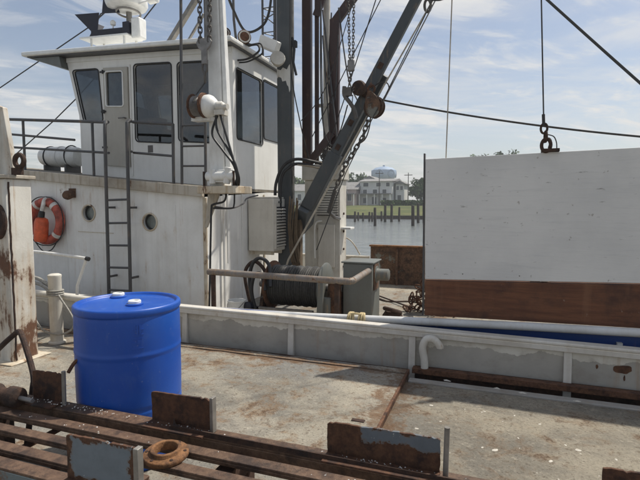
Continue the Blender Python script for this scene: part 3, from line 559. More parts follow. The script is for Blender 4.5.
m = MB(); m.cyl((-4.275, 4.12, .863), (-4.235, 4.12, .857), .024, 10); m.build('end_cap', 'black', t)
m = MB(); m.tube(curve([(-5.4, 4.1, .60), (-5.0, 4.06, .62), (-4.75, 4.02, .56), (-4.5, 3.95, .50)], 5), .022, 8); m.tube(curve([(-5.3, 4.1, .55), (-4.9, 4.02, .56), (-4.6, 3.94, .50)], 5), .02, 8)
tag(m.build('mooring_rope', 'rope_grey'), 'grey mooring rope lying over the cross pipe behind the post', 'rope')

# ================================================================== BLUE BARREL
BX, BY = -2.0, 2.22
t = thing('plastic_barrel', 'tall blue plastic drum with two bungs standing on the worn deck', 'barrel', (BX, BY, 0))
pr = [(.255, .002), (.272, .006), (.283, .03), (.2855, .05), (.287, .08), (.2885, .20), (.2885, .330), (.2885, .340), (.285, .348), (.285, .360), (.2885, .368), (.2885, .378), (.290, .48), (.290, .630), (.290, .642), (.2925, .650), (.2925, .662), (.290, .670), (.290, .682),
      (.289, .80), (.2885, .845), (.2875, .858), (.2865, .864), (.2868, .868), (.2905, .871), (.2935, .876), (.2945, .884), (.2945, .898), (.2925, .907), (.286, .9125), (.276, .9135), (.270, .909), (.2665, .900), (.262, .8955), (.255, .8945), (.02, .896)]
m = MB(); m.lathe((BX, BY, 0), (0, 0, 1), pr, 72); m.build('drum_body', 'barrel', t, sharp=60)
for (bx, by, mm) in ((-2.19, 2.35, 'white_gloss'), (-1.935, 2.2, 'white_gloss')):
    m = MB(); m.lathe((bx, by, .894), (0, 0, 1), [(.048, 0), (.048, .010), (.040, .014)], 24); b = m.build('bung_boss', 'barrel', t)
    m = MB(); m.lathe((bx, by, .908), (0, 0, 1), [(.036, 0), (.036, .012), (.032, .016), (.026, .016), (.024, .008), (.002, .008)], 24); m.build('bung_cap', mm, b)
# moulded mark on the side
m = MB()
an0 = math.atan2(-.30, .36)
def bp(a, z, d=.0015): return (BX + (.290 + d) * math.cos(a), BY + (.290 + d) * math.sin(a), z)
for (da, z0, w_, h_) in ((0, .78, .010, .05), (.05, .78, .010, .05), (.025, .80, .05, .008), (.025, .775, .05, .006), (-.04, .73, .03, .008), (.03, .73, .02, .02), (.0, .70, .06, .006), (.0, .755, .05, .005)):
    a = an0 + da; k = w_ / .29 / 2; m.hexa([bp(a - k, z0, -.002), bp(a + k, z0, -.002), bp(a + k, z0, .002), bp(a - k, z0, .002), bp(a - k, z0 + h_, -.002), bp(a + k, z0 + h_, -.002), bp(a + k, z0 + h_, .002), bp(a - k, z0 + h_, .002)])
m.build('moulded_mark', 'barrel', t)

# ================================================================== RUSTY RACK
rk = thing('rusty_rack', 'low rusty steel rack of long parallel beams with upright angle plates', 'rack', (-1, 1.7, 0))
def bar(name, x0, x1, y0, y1, z0, z1, mm, bev=.004, dz=0.): 
    m = MB(); m.hexa([(x0, y0, z0), (x1, y0, z0 + dz), (x1, y1, z0 + dz), (x0, y1, z0), (x0, y0, z1), (x1, y0, z1 + dz), (x1, y1, z1 + dz), (x0, y1, z1)]); return m.build(name, mm, rk, bev=bev)
def chan(name, x0, x1, y0, y1, z1, hgt, mm, t_=.012):
    # inverted channel: top flange with two webs
    m = MB(); m.box(x0, x1, y0, y1, z1 - t_, z1); m.box(x0, x1, y0, y0 + t_, z1 - hgt, z1 - t_ - .0005); m.box(x0, x1, y1 - t_, y1, z1 - hgt, z1 - t_ - .0005); return m.build(name, mm, rk, bev=.003)
chan('beam', -2.85, 1.1, 1.835, 1.925, .400, .070, 'rust_beam')
chan('beam', -2.75, 1.1, 1.700, 1.762, .398, .03, 'rust_beam')
chan('beam', -2.9, .9, 1.570, 1.626, .396, .028, 'rust_beam')
chan('beam', -2.9, -1.27, 1.442, 1.500, .396, .03, 'rust_beam')
m = MB(); m.box(-2.9, -1.19, 1.335, 1.402, .384, .396); b5 = m.build('side_channel', 'rust_beam', rk, bev=.003)
m = MB(); m.box(-2.9, -1.19, 1.335, 1.347, .26, .3835); m.box(-2.9, -1.19, 1.315, 1.3345, .262, .275); m.build('channel_web', 'rust_grey', b5, bev=.003)
for X in (-2.62, -1.06, .62): bar('cross_member', X - .04, X + .04, 1.30, 1.95, .265, .343, 'rust_dark')
for X in (-2.05, -1.75): bar('cross_bar', X - .02, X + .02, 1.40, 1.90, .330, .344, 'rust')
for X in (-2.62, -1.06, .62):
    for Y in (1.36, 1.90): bar('leg', X - .032, X + .032, Y - .032, Y + .032, .0, .264, 'rust_dark')
def angle_plate(x0, x1, y, zt, mm, fl=.085, tilt=0., post=None, lab=None):
    g_ = random.Random(int(abs(x0) * 1000)); n = max(10, int((x1 - x0) / .012)); top = []; dip = 0
    for i in range(n + 1):
        dip = dip * .6 + g_.gauss(0, .0011); f_ = i / n; cr = .006 * (max(0, 1 - f_ * n / 1.5) + max(0, 1 - (1 - f_) * n / 1.5)); top.append((x0 + (x1 - x0) * f_, y - .006, zt + .005 * f_ + dip - cr - (.006 if g_.random() < .06 else 0)))
    left = [(x0 + g_.gauss(0, .0012), y - .006, .402 + (zt - .402) * i / 8) for i in range(8)]; right = [(x1 + g_.gauss(0, .0012), y - .006, zt - (zt - .402) * (i + 1) / 8) for i in range(8)]
    m = MB(); m.prism(left + top + right, (0, .012, 0))
    m.box(x0, x1, y - fl, y - .0065, .4015, .411)
    o = m.build('upright_plate', mm, rk, bev=.0015)
    if lab: o['label'] = lab
    if post:
        m = MB(); m.cyl((post[0], post[1], .402), (post[0] + .003, post[1], post[2]), .011, 12); m.build('stop_pin', 'galv', o)
    return o
angle_plate(-2.375, -2.165, 1.895, .562, 'rust_plate', post=(-2.145, 1.885, .585))
angle_plate(-1.575, -1.235, 1.895, .553, 'rust_plate')
bar('stop_bar', -1.231, -1.215, 1.872, 1.906, .4015, .572, 'galv', .002)
angle_plate(-.655, -.180, 1.895, .545, 'plate_paint_b', post=(-.158, 1.885, .603))
angle_plate(.385, .85, 1.895, .542, 'rust_plate', fl=.06)
angle_plate(-1.545, -1.215, 1.365, .585, 'plate_paint_a', fl=.03, lab='upright plate with flaking blue grey paint')
bar('stop_bar', -1.212, -1.190, 1.345, 1.375, .4015, .592, 'galv', .002)
m = MB()
pts = curve([(-1.44, 1.885, .425), (-1.42, 1.86, .42), (-1.38, 1.842, .416), (-1.2, 1.836, .414), (.95, 1.836, .414)], 6)
for i in range(len(pts) - 1): m.beam(pts[i], pts[i + 1], .008, .026)
m.build('edge_strip', 'rust_dark', rk)
m = MB()
pts = curve([(-2.16, 1.93, .56), (-2.13, 1.96, .62), (-2.08, 1.97, .62), (-2.06, 1.97, .56), (-2.07, 1.96, .53)], 6); m.tube(pts, .010, 8); m.build('hook', 'rust', rk)
# roller at left end
t = thing('rusty_roller', 'dark rusty roller hub lying across the rack beams beside the bent bar', 'roller', (-2.5, 1.78, .4))
m = MB(); m.lathe((-2.72, 1.80, .452), (1, -.05, 0), [(.035, 0), (.05, .01), (.05, .20), (.036, .22), (.036, .30), (.052, .31), (.052, .37), (.02, .385)], 20); m.build('drum', 'rust_dark', t)
m = MB(); m.cyl((-2.36, 1.782, .452), (-2.24, 1.776, .452), .012, 10); m.build('axle', 'steel', t)
# flange ring
t = thing('flange_ring', 'orange rusty stepped flange ring lying on the rack beams', 'flange', (-1.295, 1.635, .4))
m = MB(); m.lathe((-1.295, 1.635, .399), (.02, -.05, 1), [(.049, .003), (.092, .003), (.095, .007), (.095, .020), (.091, .024), (.068, .026), (.065, .029), (.065, .040), (.062, .043), (.052, .043), (.049, .040), (.049, .003)], 44, False, False); m.build('flange_body', 'rust_orange', t, sharp=50)
for k in range(6):
    a = k * math.pi / 3 + .4; m = MB(); m.lathe((-1.295 + .080 * math.cos(a), 1.635 + .080 * math.sin(a), .4215 + (-.02 * math.cos(a) + .05 * math.sin(a)) * .085), (.02, -.05, 1), [(.0075, 0), (.007, .0045)], 10); m.build('bolt_hole', 'trough', t)
# scale flakes on the beams
q = random.Random(9); m = MB()
for i in range(260):
    k = q.random(); X = q.choice((-.42, -.42, -1.38, -2.28, .6, -1.9)) + q.gauss(0, .13); Y = q.uniform(1.845, 1.885) if k < .8 else q.uniform(1.70, 1.76); s = q.uniform(.002, .006); z = .4115 if k < .8 else .3985
    a = q.uniform(0, 6.28); m.add([(X + math.cos(a + j * 2.1) * s, Y + math.sin(a + j * 2.1) * s, z) for j in range(3)] + [(X, Y, z + s * .7)], [(0, 1, 3), (1, 2, 3), (2, 0, 3)])
o = m.build('scale_flakes', 'white_tape', rk); o['kind'] = 'stuff'
MB().box(-2.88, -1.15, 1.405, 1.85, .003, .03).build('gap_shade_sheet', 'rust_dark', rk)  # added dark sheet standing in for shade and dark clutter under the rack
# scrap sticks under the rack, seen through the gaps
for i, (x0, y0, x1, y1) in enumerate(((-2.7, 1.60, -2.1, 1.78), (-2.45, 1.45, -1.95, 1.70), (-2.2, 1.40, -1.80, 1.66))):
    m = MB(); m.beam((x0, y0 - i * .03, .044), (x1, y1 - i * .03, .044), .035, .025); tag(m.build('timber_offcut', 'cable_light'), 'pale timber offcut lying on the added shade sheet under the rusty rack', 'timber', 'offcuts under the rack')

# ================================================================== FAR BOAT: hull, deck, gunwale
fb = thing('fishing_boat', 'navy hulled fishing trawler moored alongside with white deckhouse', 'boat', (-2, 6.9, -1.6))
m = MB(); m.hexa([(-13, 5.0, -1.6), (7, 5.0, -1.6), (7, 8.9, -1.6), (-13, 8.9, -1.6), (-13, 4.60, -.14), (7, 4.60, -.14), (7, 9.3, -.14), (-13, 9.3, -.14)]); m.build('hull', 'navy', fb)
MB().box(-13, 7, 4.62, 9.28, -.138, -.10).build('deck', 'deck_far', fb)
bm5 = MB().hexa([(-13, 4.565, -.45), (7, 4.565, -.45), (7, 4.60, -.45), (-13, 4.60, -.45), (-13, 4.565, .13), (7, 4.565, .50), (7, 4.60, .50), (-13, 4.60, .13)])
bw = bm5.build('near_bulwark', 'navy', fb)
MB().hexa([(-13, 4.601, -.098), (7, 4.601, -.098), (7, 4.612, -.098), (-13, 4.612, -.098), (-13, 4.601, .13), (7, 4.601, .50), (7, 4.612, .50), (-13, 4.612, .13)]).build('inner_face', 'machine_beige', bw)
m = MB(); m.tube([(-13, 4.52, .20), (-3.3, 4.52, .275), (-2.5, 4.52, .295), (-1.5, 4.52, .333), (-.5, 4.52, .372), (.3, 4.52, .400), (1.2, 4.52, .424), (7, 4.52, .54)], .037, 16); m.build('gunwale_pipe', 'pipe_paint', bw)
for X in (-3, -1, 1, 3): MB().box(X - .02, X + .02, 4.525, 4.564, .22, .30 + X * .02).build('pipe_bracket', 'crane_white', bw)
m = MB(); m.box(-2.28, 7, 9.17, 9.21, -.098, .63); fbw = m.build('far_bulwark', 'rust_wall', fb)
m = MB(); m.box(-2.30, 7, 9.13, 9.25, .632, .665); m.build('bulwark_cap', 'rust_orange', fbw, bev=.006)
for X in (-1.75, -1.2, -.6, 0, .6): MB().box(X - .02, X + .02, 9.10, 9.169, -.098, .60).build('rib', 'rust_wall', fbw)
m = MB(); m.box(-13, -2.30, 9.18, 9.21, -.098, .40); lbw = m.build('far_bulwark_forward', 'machine_beige', fb)
m = MB(); m.box(-13, -2.31, 9.14, 9.25, .402, .435); m.build('bulwark_cap', 'trim_beige', lbw, bev=.006)
m = MB(); m.tube(curve([(-3.4, 9.19, .80), (-2.9, 9.19, .80), (-2.68, 9.19, .72), (-2.5, 9.19, .46)], 4), .014, 8); m.tube([(-3.4, 9.19, .8), (-3.4, 9.19, .436)], .014, 8); m.build('far_handrail', 'trim_beige', lbw)

# ------------------------------------------------------------------ deckhouse
SH = .0907
dh = thing('deckhouse', 'white steel deckhouse with round portholes and a rust stained corner', 'deckhouse', (-7, 6.9, -.1))
def kz(a): return (-3.7 - a) * SH
def d3(a, z, d): return (a, 5.61 + d, z + kz(a) * (z + .1) / 1.66)
m = MB(); ports = [(-8.6, 1.17, .118, .118, .118), (-5.735, 1.187, .118, .118, .118), (-4.62, 1.147, .118, .118, .118)]
hole_wall(m, d3, (-12.5, -3.702, -.098, 1.56), ports, .07)
wl = m.build('side_wall', 'house_white', dh)
for (a, z, r, _, _) in ports:
    cx_, cy_, cz_ = d3(a, z, 0); p = MB(); p.torus((cx_, 5.606, cz_), (0, 1, 0), .122, .013, 36, 8); pw = p.build('porthole', 'corner_rust', dh)
    p = MB(); p.lathe((cx_, 5.664, cz_), (0, 1, 0), [(.117, 0), (.117, .01)], 36); p.build('glass', 'port_glass', pw)
    p = MB(); p.torus((cx_, 5.655, cz_), (0, 1, 0), .104, .012, 32, 8); p.build('inner_rim', 'black', pw)
m = MB(); m.add([(-3.70, 5.61, -.098), (-3.70, 8.3, -.098), (-3.70, 8.3, 1.70), (-3.70, 5.61, 1.56)], [(0, 1, 2, 3)]); m.add([(-12.5, 8.3, -.1), (-3.7, 8.3, -.1), (-3.7, 8.3, 1.7), (-12.5, 8.3, 2.5)], [(0, 1, 2, 3)]); m.add([(-12.5, 5.61, -.1), (-12.5, 8.3, -.1), (-12.5, 8.3, 2.5), (-12.5, 5.61, 2.36)], [(0, 1, 2, 3)])
m.build('aft_wall', 'house_aft', dh)
m = MB(); m.box(-12.5, -3.705, 5.54, 5.608, 1.56, 1.70, SH); m.build('deck_edge_beam', 'trim_beige', dh, bev=.008)
m = MB(); m.box(-12.5, -3.70, 5.609, 8.35, 1.66, 1.702, SH); m.build('boat_deck', 'deck_far', dh)
m = MB(); m.tube([(-3.708, 5.615, -.09), (-3.708, 5.615, 1.55)], .03, 10); m.build('corner_bead', 'corner_rust', dh)
for Y in (6.6, 7.35):
    m = MB(); m.box(-3.698, -3.682, Y, Y + .03, -.09, 1.62); m.build('weld_strip', 'house_aft' if Y < 7 else 'corner_rust', dh)
m = MB(); m.tube([(-3.66, 6.02, -.09), (-3.66, 6.02, 1.6)], .018, 8); m.tube([(-3.66, 6.12, .6), (-3.66, 6.12, 3.2)], .016, 8); m.build('conduit', 'house_aft', dh)
m = MB(); m.box(-5.95, -5.28, 5.600, 5.6095, 1.0, 1.008, .02); m.build('weld_line', 'corner_rust', dh)

for X, z0, z1 in ((-4.18, .0, 1.45), (-5.02, .0, 1.5), (-6.18, .0, 1.65), (-7.2, .0, 1.7)):
    m = MB(); m.tube([(X + rnd.uniform(-.002, .002), 5.609, z0 + (z1 - z0) * i / 24) for i in range(25)], .0045, 6); m.build('weld_bead', 'house_white', dh)
# ------------------------------------------------------------------ wheelhouse
wh = thing('wheelhouse', 'white wheelhouse with dark windows and overhanging roof atop the deckhouse', 'wheelhouse', (-5.2, 7.3, 1.72))
def w3(a, z, d):
    k = -3.7 - a; zz_ = z + k * (SH + (.047 - SH) * (z - 1.705) / 2.1)
    wgt = min(1, max(0, (-5.95 - a) / .65)); return (a - max(0, zz_ - 2.9) * .25 * wgt, 6.4 + d, zz_)
WB, WT = 1.705, 3.80
fw = [(-6.375, 3.11, .205, .45, .05), (-5.145, 2.967, .355, .628, .06), (-4.345, 2.978, .325, .608, .06)]
m = MB(); hole_wall(m, w3, (-6.66, -3.70, WB, WT), fw, .022); m.build('side_wall', 'wheel_white', wh)
aw = [(6.92, 2.975, .425, .525, .05), (7.745, 3.05, .345, .485, .05)]
def a3(y, z, d): return (-3.70 - d, y, z)
m = MB(); hole_wall(m, a3, (6.4, 8.3, WB, WT), aw, .022); m.build('aft_wall', 'wheel_white', wh)
m = MB(); bl = [w3(-6.66, WB + (WT - WB) * i / 6, 0) for i in range(7)]
def b3(y, z, d): x_, y_, z_ = w3(-6.66, z, 0); return (x_ + d, y, z_)
bwn = [(6.86, 3.11, .36, .45, .05), (7.84, 3.11, .36, .45, .05)]
hole_wall(m, b3, (6.4, 8.3, WB, WT), bwn, .05)
def far3(a, z, d): x_, y_, z_ = w3(a, z, 0); return (x_, 8.3 - d, z_)
ffw = [(-6.2, 3.11, .22, .42, .05), (-5.35, 3.05, .30, .50, .06), (-4.45, 3.05, .30, .50, .06)]
hole_wall(m, far3, (-6.66, -3.70, WB, WT), ffw, .05)
m.build('far_walls', 'wheel_white', wh)
m = MB(); m.box(-6.6, -3.72, 6.41, 8.29, 1.705, 1.73, SH); m.build('cabin_floor', 'near_black', wh)
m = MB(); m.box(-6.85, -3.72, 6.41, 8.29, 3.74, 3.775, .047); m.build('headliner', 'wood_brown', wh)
m = MB(); m.box(-6.58, -5.9, 6.6, 8.2, 1.95, 2.88); m.box(-6.5, -6.05, 6.9, 7.4, 2.88, 3.2); m.box(-6.5, -6.1, 7.6, 8.0, 2.88, 3.12); m.build('console', 'near_black', wh, bev=.02)
m = MB(); m.box(-5.4, -4.9, 7.0, 7.5, 1.9, 2.45); m.box(-5.0, -4.88, 7.0, 7.5, 2.45, 3.12); m.build('helm_chair', 'near_black', wh, bev=.04)
m = MB(); m.box(-5.6, -4.0, 7.7, 8.25, 1.85, 2.6); m.box(-4.4, -3.8, 6.5, 6.9, 1.8, 2.5); m.lathe((-4.9, 7.9, 2.6), (0, 0, 1), [(.12, 0), (.13, .2), (.05, .25)], 14); m.lathe((-5.3, 6.55, 2.45), (0, 0, 1), [(.09, -.3), (.09, .1), (.05, .12)], 14); m.build('lockers', 'near_black', wh, bev=.02)
def window(to3, a, z, ha, hz, rad):
    ring = [to3(x, y, -.004) for x, y in rrect(a, z, ha + .006, hz + .006, rad)]
    p = MB(); p.tube(ring, .011, 8, True); fr = p.build('window', 'black', wh)
    p = MB(); pts = [to3(x, y, .019) for x, y in rrect(a, z, ha + .004, hz + .004, rad)]; p.add(pts, [tuple(range(len(pts)))]); p.build('pane', 'glass', fr)
    return fr
for f in fw:
    o = window(w3, *f)
    if f[0] < -6: o['label'] = 'slanted forward window with raked front edge'
for f in aw: window(a3, *f)
for f in ffw: window(far3, *f)
for f in bwn: window(b3, *f)
p = MB(); hole_wall(p, lambda a, z, d: (w3(a, z, 0)[0] * 0 + a, 6.365 + d, w3(a, z, 0)[2]), (-6.10, -5.61, 1.90, 3.56), [(-5.88, 3.20, .17, .285, .04)], .03)
for (x0, x1, z0, z1) in ((-6.10, -6.085, 1.90, 3.56), (-5.625, -5.61, 1.90, 3.56), (-6.085, -5.625, 3.545, 3.56)):
    q0, q1, q2, q3 = [w3(x, z, 0) for x, z in ((x0, z0), (x1, z0), (x1, z1), (x0, z1))]; p.prism([(x0, 6.366, q0[2]), (x1, 6.366, q1[2]), (x1, 6.366, q2[2]), (x0, 6.366, q3[2])], (0, .036, 0))
dr = p.build('door', paint('door_grey_paint', (.42, .40, .35), g=.4, rust=.04, sc=2.), wh)
p = MB(); p.tube([(x, 6.362, w3(x, z, 0)[2]) for x, z in rrect(-5.88, 3.20, .178, .293, .04)], .012, 8, True); p.build('door_window_frame', 'white_gloss', dr)
p = MB(); pts = [(x, 6.392, w3(x, z, 0)[2]) for x, z in rrect(-5.88, 3.20, .178, .293, .04)]; p.add(pts, [tuple(range(len(pts)))]); p.build('door_pane', 'glass', dr)
p = MB(); p.cyl((-5.66, 6.36, 2.85), (-5.66, 6.31, 2.85), .012, 8); p.cyl((-5.66, 6.315, 2.85), (-5.77, 6.315, 2.85), .011, 8); p.build('handle', 'steel', dr)
for z in (3.42, 2.78, 2.2):
    p = MB(); p.box(-6.16, -6.06, 6.352, 6.364, z - .015 + .2, z + .015 + .2); p.cyl((-6.10, 6.352, z + .17), (-6.10, 6.352, z + .23), .012, 8); p.build('hinge', 'black', dr)
m = MB(); m.box(-7.72, -3.61, 6.20, 8.5, 3.80, 3.875, .047); rf = m.build('roof', 'white_gloss', wh, bev=.025, seg=3)
m = MB(); m.box(-7.62, -3.64, 6.24, 8.46, 3.782, 3.7985, .047); m.build('roof_underside_trim', 'rail_grey', rf)
m = MB(); m.prism([(-7.60, 6.27, 3.960), (-6.93, 6.27, 3.93), (-6.885, 6.27, 3.74)], (0, 2.0, 0)); m.build('visor_soffit', 'cabinet_grey', rf)
m = MB(); m.box(-6.9, -3.72, 6.385, 6.398, 3.70, 3.775, .047); m.build('window_head_trim', 'wheel_white', wh)
m = MB(); m.tube([w3(-5.58, 3.6, -.012), w3(-5.58, 1.75, -.012)], .012, 8); m.build('pipe_run', 'wheel_white', wh)

# ------------------------------------------------------------------ railings, ladders
rl = thing('railing', 'dark grey pipe railing along the edge of the upper deck left of the ladder', 'railing', (-6.8, 5.65, 1.9))
def rail(parent, name, pts, r=.018): m = MB(); m.tube(pts, r, 8); return m.build(name, 'rail_grey', parent)
rail(rl, 'top_rail', [(-10, 5.65, 3.04), (-7.55, 5.65, 2.83), (-5.63, 5.65, 2.68), (-5.40, 5.64, 2.66), (-5.27, 5.56, 2.64)], .023)
rail(rl, 'mid_rail', [(-10, 5.65, 2.85), (-7.44, 5.65, 2.59), (-6.0, 5.65, 2.43)]); rail(rl, 'mid_rail', [(-10, 5.65, 2.62), (-7.41, 5.65, 2.38), (-5.43, 5.65, 2.22), (-5.26, 5.55, 2.2)])
for X, T in ((-9.4, 2.98), (-7.05, 2.79), (-5.65, 2.68)): rail(rl, 'stanchion', [(X, 5.65, 1.70 + kz(X)), (X, 5.65, T)], .02)
rl = thing('railing', 'short dark pipe railing between the two ladders on the upper deck', 'railing', (-4.6, 5.65, 1.8))
rail(rl, 'top_rail', [(-4.83, 5.5, 2.63), (-4.94, 5.62, 2.635), (-4.90, 5.65, 2.635), (-4.22, 5.65, 2.565)], .022); rail(rl, 'mid_rail', [(-4.83, 5.52, 2.2), (-4.9, 5.65, 2.2), (-4.23, 5.65, 2.13)])
rail(rl, 'stanchion', [(-4.23, 5.65, 1.70 + kz(-4.23)), (-4.22, 5.65, 2.57)], .022)
m = MB(); m.box(-4.63, -4.55, 5.62, 5.632, 2.19, 2.29); m.build('rail_plate', 'rail_grey', rl)
ld = thing('ladder', 'dark steel ladder fixed to the white deckhouse wall between the portholes', 'ladder', (-5.05, 5.45, -.1))
for X, e in ((-5.235, -.03), (-4.845, .02)): rail(ld, 'stile', curve([(X - .03, 5.46, -.10), (X - .015, 5.455, .6), (X, 5.45, 1.6), (X + .01, 5.45, 2.5), (X + .01, 5.47, 2.60), (X + e, 5.52, 2.64)], 3), .024)
for Z in (.22, .55, .87, 1.19, 1.52): rail(ld, 'rung', [(-5.245, 5.455, Z), (-4.855, 5.455, Z + .01)], .016)
for Z in (.4, 1.4):
    for X in (-5.24, -4.85): m = MB(); m.box(X - .012, X + .012, 5.46, 5.609, Z, Z + .03); m.build('standoff', 'rail_grey', ld)
ld = thing('ladder', 'narrow dark ladder with one tall stile rising past the wheelhouse windows', 'ladder', (-3.9, 5.7, 1.72))
rail(ld, 'tall_stile', [(-4.10, 5.66, 1.702 + kz(-4.1)), (-4.06, 5.65, 3.5), (-4.04, 5.65, 4.5)], .02); rail(ld, 'stile', [(-3.715, 5.66, 1.70), (-3.70, 5.65, 2.56)], .02)
for Z in (1.99, 2.26, 2.54): rail(ld, 'rung', [(-4.09, 5.655, Z), (-3.70, 5.655, Z - .01)], .014)

# ------------------------------------------------------------------ life ring, wall lamp, raft canister
lr = thing('life_ring', 'faded orange life ring with white bands hung on the deckhouse wall', 'life ring', (-6.52, 5.54, .85))
LC = Vector((-6.52, 5.535, 1.20)); m = MB(); m.torus(LC, (0, 1, 0), .295, .068, 56, 14); m.build('ring', 'orange', lr)
for an in (50, 122, 232, 318):
    m = MB(); a0 = R(an); pts = []
    ex = Vector((1, 0, 0)); ez = Vector((0, 0, 1))
    arc = [LC + (ex * math.cos(a0 + d) + ez * math.sin(a0 + d)) * .295 for d in (-.09, -.03, .03, .09)]; m.tube(arc, .0715, 14); m.build('white_band', 'white_tape', lr)
m = MB(); pts = []
for i in range(49):
    a = 2 * math.pi * i / 48; rr = .372 + .02 * abs(math.sin(2 * a)); pts.append(LC + Vector((math.cos(a) * rr, -.02, math.sin(a) * rr)))
pts2 = curve([LC + Vector((-.2, -.03, -.33)), LC + Vector((-.05, -.03, -.46)), LC + Vector((.12, -.03, -.44)), LC + Vector((.25, -.03, -.30))], 6); m.tube(pts, .008, 6, True); m.tube(pts2, .008, 6); m.build('grab_line', 'black', lr)
ll = thing('rescue_light', 'bright orange float light hanging inside the life ring', 'rescue light', (-6.50, 5.46, .9))
m = MB(); m.lathe((-6.53, 5.44, .88), (.1, 0, 1), [(.03, 0), (.085, .015), (.098, .05), (.10, .30), (.085, .36), (.05, .38)], 20); m.build('float', 'orange_lamp', ll)
m = MB(); m.lathe((-6.49, 5.44, 1.262), (.1, 0, 1), [(.04, 0), (.042, .08), (.02, .10)], 16); m.build('cap', 'black', ll)
m = MB(); m.tube(curve([(-6.48, 5.44, 1.36), (-6.46, 5.45, 1.45), (-6.47, 5.49, 1.53), (-6.48, 5.56, 1.55), (-6.48, 5.605, 1.56)], 4), .03, 10); m.build('lanyard', 'white_tape', ll)
m = MB(); m.lathe((-6.03, 5.60, 1.62), (.1, -.9, -.2), [(.04, 0), (.06, .02), (.07, .12), (.05, .16)], 16); m.box(-6.09, -5.97, 5.585, 5.608, 1.56, 1.70); tag(m.build('bulkhead_lamp', 'rust_wall'), 'corroded grey bulkhead lamp under the deck edge above the porthole', 'lamp')
rc = thing('raft_canister', 'white liferaft canister in a cradle on the upper deck beyond the railing', 'canister', (-7.95, 7.2, 2.1))
m = MB(); m.lathe((-8.46, 7.2, 2.40), (1, 0, -.045), [(.10, 0), (.17, .03), (.19, .10), (.195, .46), (.205, .465), (.205, .505), (.195, .51), (.19, .86), (.17, .93), (.10, .96)], 28); m.build('canister', 'white_gloss', rc)
for X in (-8.25, -7.72):
    m = MB(); m.torus((X, 7.2, 2.385), (1, 0, -.045), .198, .012, 28, 6); m.build('strap', 'black', rc)
    m = MB(); m.box(X - .02, X + .02, 7.02, 7.38, 1.70 + kz(X) + .003, 2.215); m.build('cradle', 'rail_grey', rc)

# ------------------------------------------------------------------ roof gear
ra = thing('radar_mast', 'white roof mast with radar dome and black triangular radar reflectors', 'radar mast', (-6.25, 7.0, 3.95))
RT = lambda X: 3.875 + (-3.7 - X) * .047
m = MB(); m.box(-7.08, -6.02, 6.85, 7.25, 4.27, 4.30, .04); pf = m.build('platform', 'white_gloss', ra, bev=.006)
for X, Y in ((-6.85, 6.9), (-6.85, 7.2), (-6.12, 6.9), (-6.12, 7.2)): m = MB(); m.cyl((X, Y, RT(X)), (X, Y, 4.27 + (-3.7 - X) * .04), .02, 8); m.build('platform_leg', 'white_gloss', ra)
m = MB(); m.box(-6.86, -6.12, 6.9, 7.1, 4.302, 4.42, .04); m.build('array_box', 'navy_box', ra, bev=.01)
m = MB(); m.box(-6.14, -6.0, 6.88, 7.05, 4.39, 4.60); m.build('gear_box', 'navy_box', ra, bev=.01)
m = MB(); m.cyl((-6.22, 7.15, 4.40), (-6.22, 7.15, 5.6), .05, 12); m.build('mast_tube', 'galv', ra)
m = MB(); m.lathe((-6.22, 7.1, 4.86), (0, 0, 1), [(.10, 0), (.24, .02), (.33, .06), (.36, .12), (.35, .22), (.28, .34), (.12, .40)], 24); m.build('dome', 'white_gloss', ra)
m = MB(); m.torus((-6.17, 7.08, 4.82), (0, .1, 1), .2, .018, 24, 8); m.build('dome_bracket', 'galv', ra)
m = MB(); m.lathe((-5.68, 7.0, 4.93), (1, 0, .1), [(.03, 0), (.07, .03), (.075, .18), (.03, .21)], 16); m.cyl((-5.68, 7.0, 4.93), (-6.15, 7.08, 4.92), .015, 8); m.build('horn_speaker', 'white_gloss', ra)
for tri in (((-7.29, 4.90), (-6.73, 4.86), (-6.79, 4.44)), ((-6.66, 4.84), (-6.26, 4.80), (-6.58, 5.35))):
    m = MB(); m.prism([(x, 6.97, z) for x, z in tri], (0, .012, 0)); c = [sum(x for x, z in tri) / 3, sum(z for x, z in tri) / 3]
    m.prism([(tri[0][0], 6.98, tri[0][1]), (tri[2][0], 6.98, tri[2][1]), (c[0] + .05, 7.25, c[1])], (.004, .006, 0)); m.build('reflector_fin', 'navy_box', ra)
m = MB(); m.tube([(-7.0, 6.985, 4.42), (-6.7, 6.985, 4.84), (-6.22, 7.1, 5.0)], .012, 8); m.build('reflector_arm', 'rail_grey', ra)
m = MB(); m.lathe((-6.40, 6.95, 4.46), (0, 0, 1), [(.012, -.03), (.012, .12), (.045, .14), (.05, .19), (.02, .22)], 12); m.build('antenna_bud', 'white_gloss', ra)
m = MB(); m.box(-5.98, -5.80, 6.9, 7.1, 4.31, 4.66); m.build('white_cabinet', 'white_gloss', ra, bev=.03)
m = MB(); m.tube(curve([(-5.74, 6.95, 4.02), (-5.72, 6.95, 4.16), (-5.64, 6.95, 4.20), (-5.56, 6.95, 4.16), (-5.53, 6.95, 4.02), (-5.52, 6.95, 3.965)], 5), .028, 10); m.tube([(-5.74, 6.95, 3.965), (-5.74, 6.95, 4.03)], .028, 10); tag(m.build('vent_loop', 'white_gloss'), 'small white looped vent pipe on the wheelhouse roof', 'vent')
hn = thing('air_horn', 'pair of weathered white horn housings at the aft corner of the roof', 'horn', (-3.7, 6.55, 3.88))
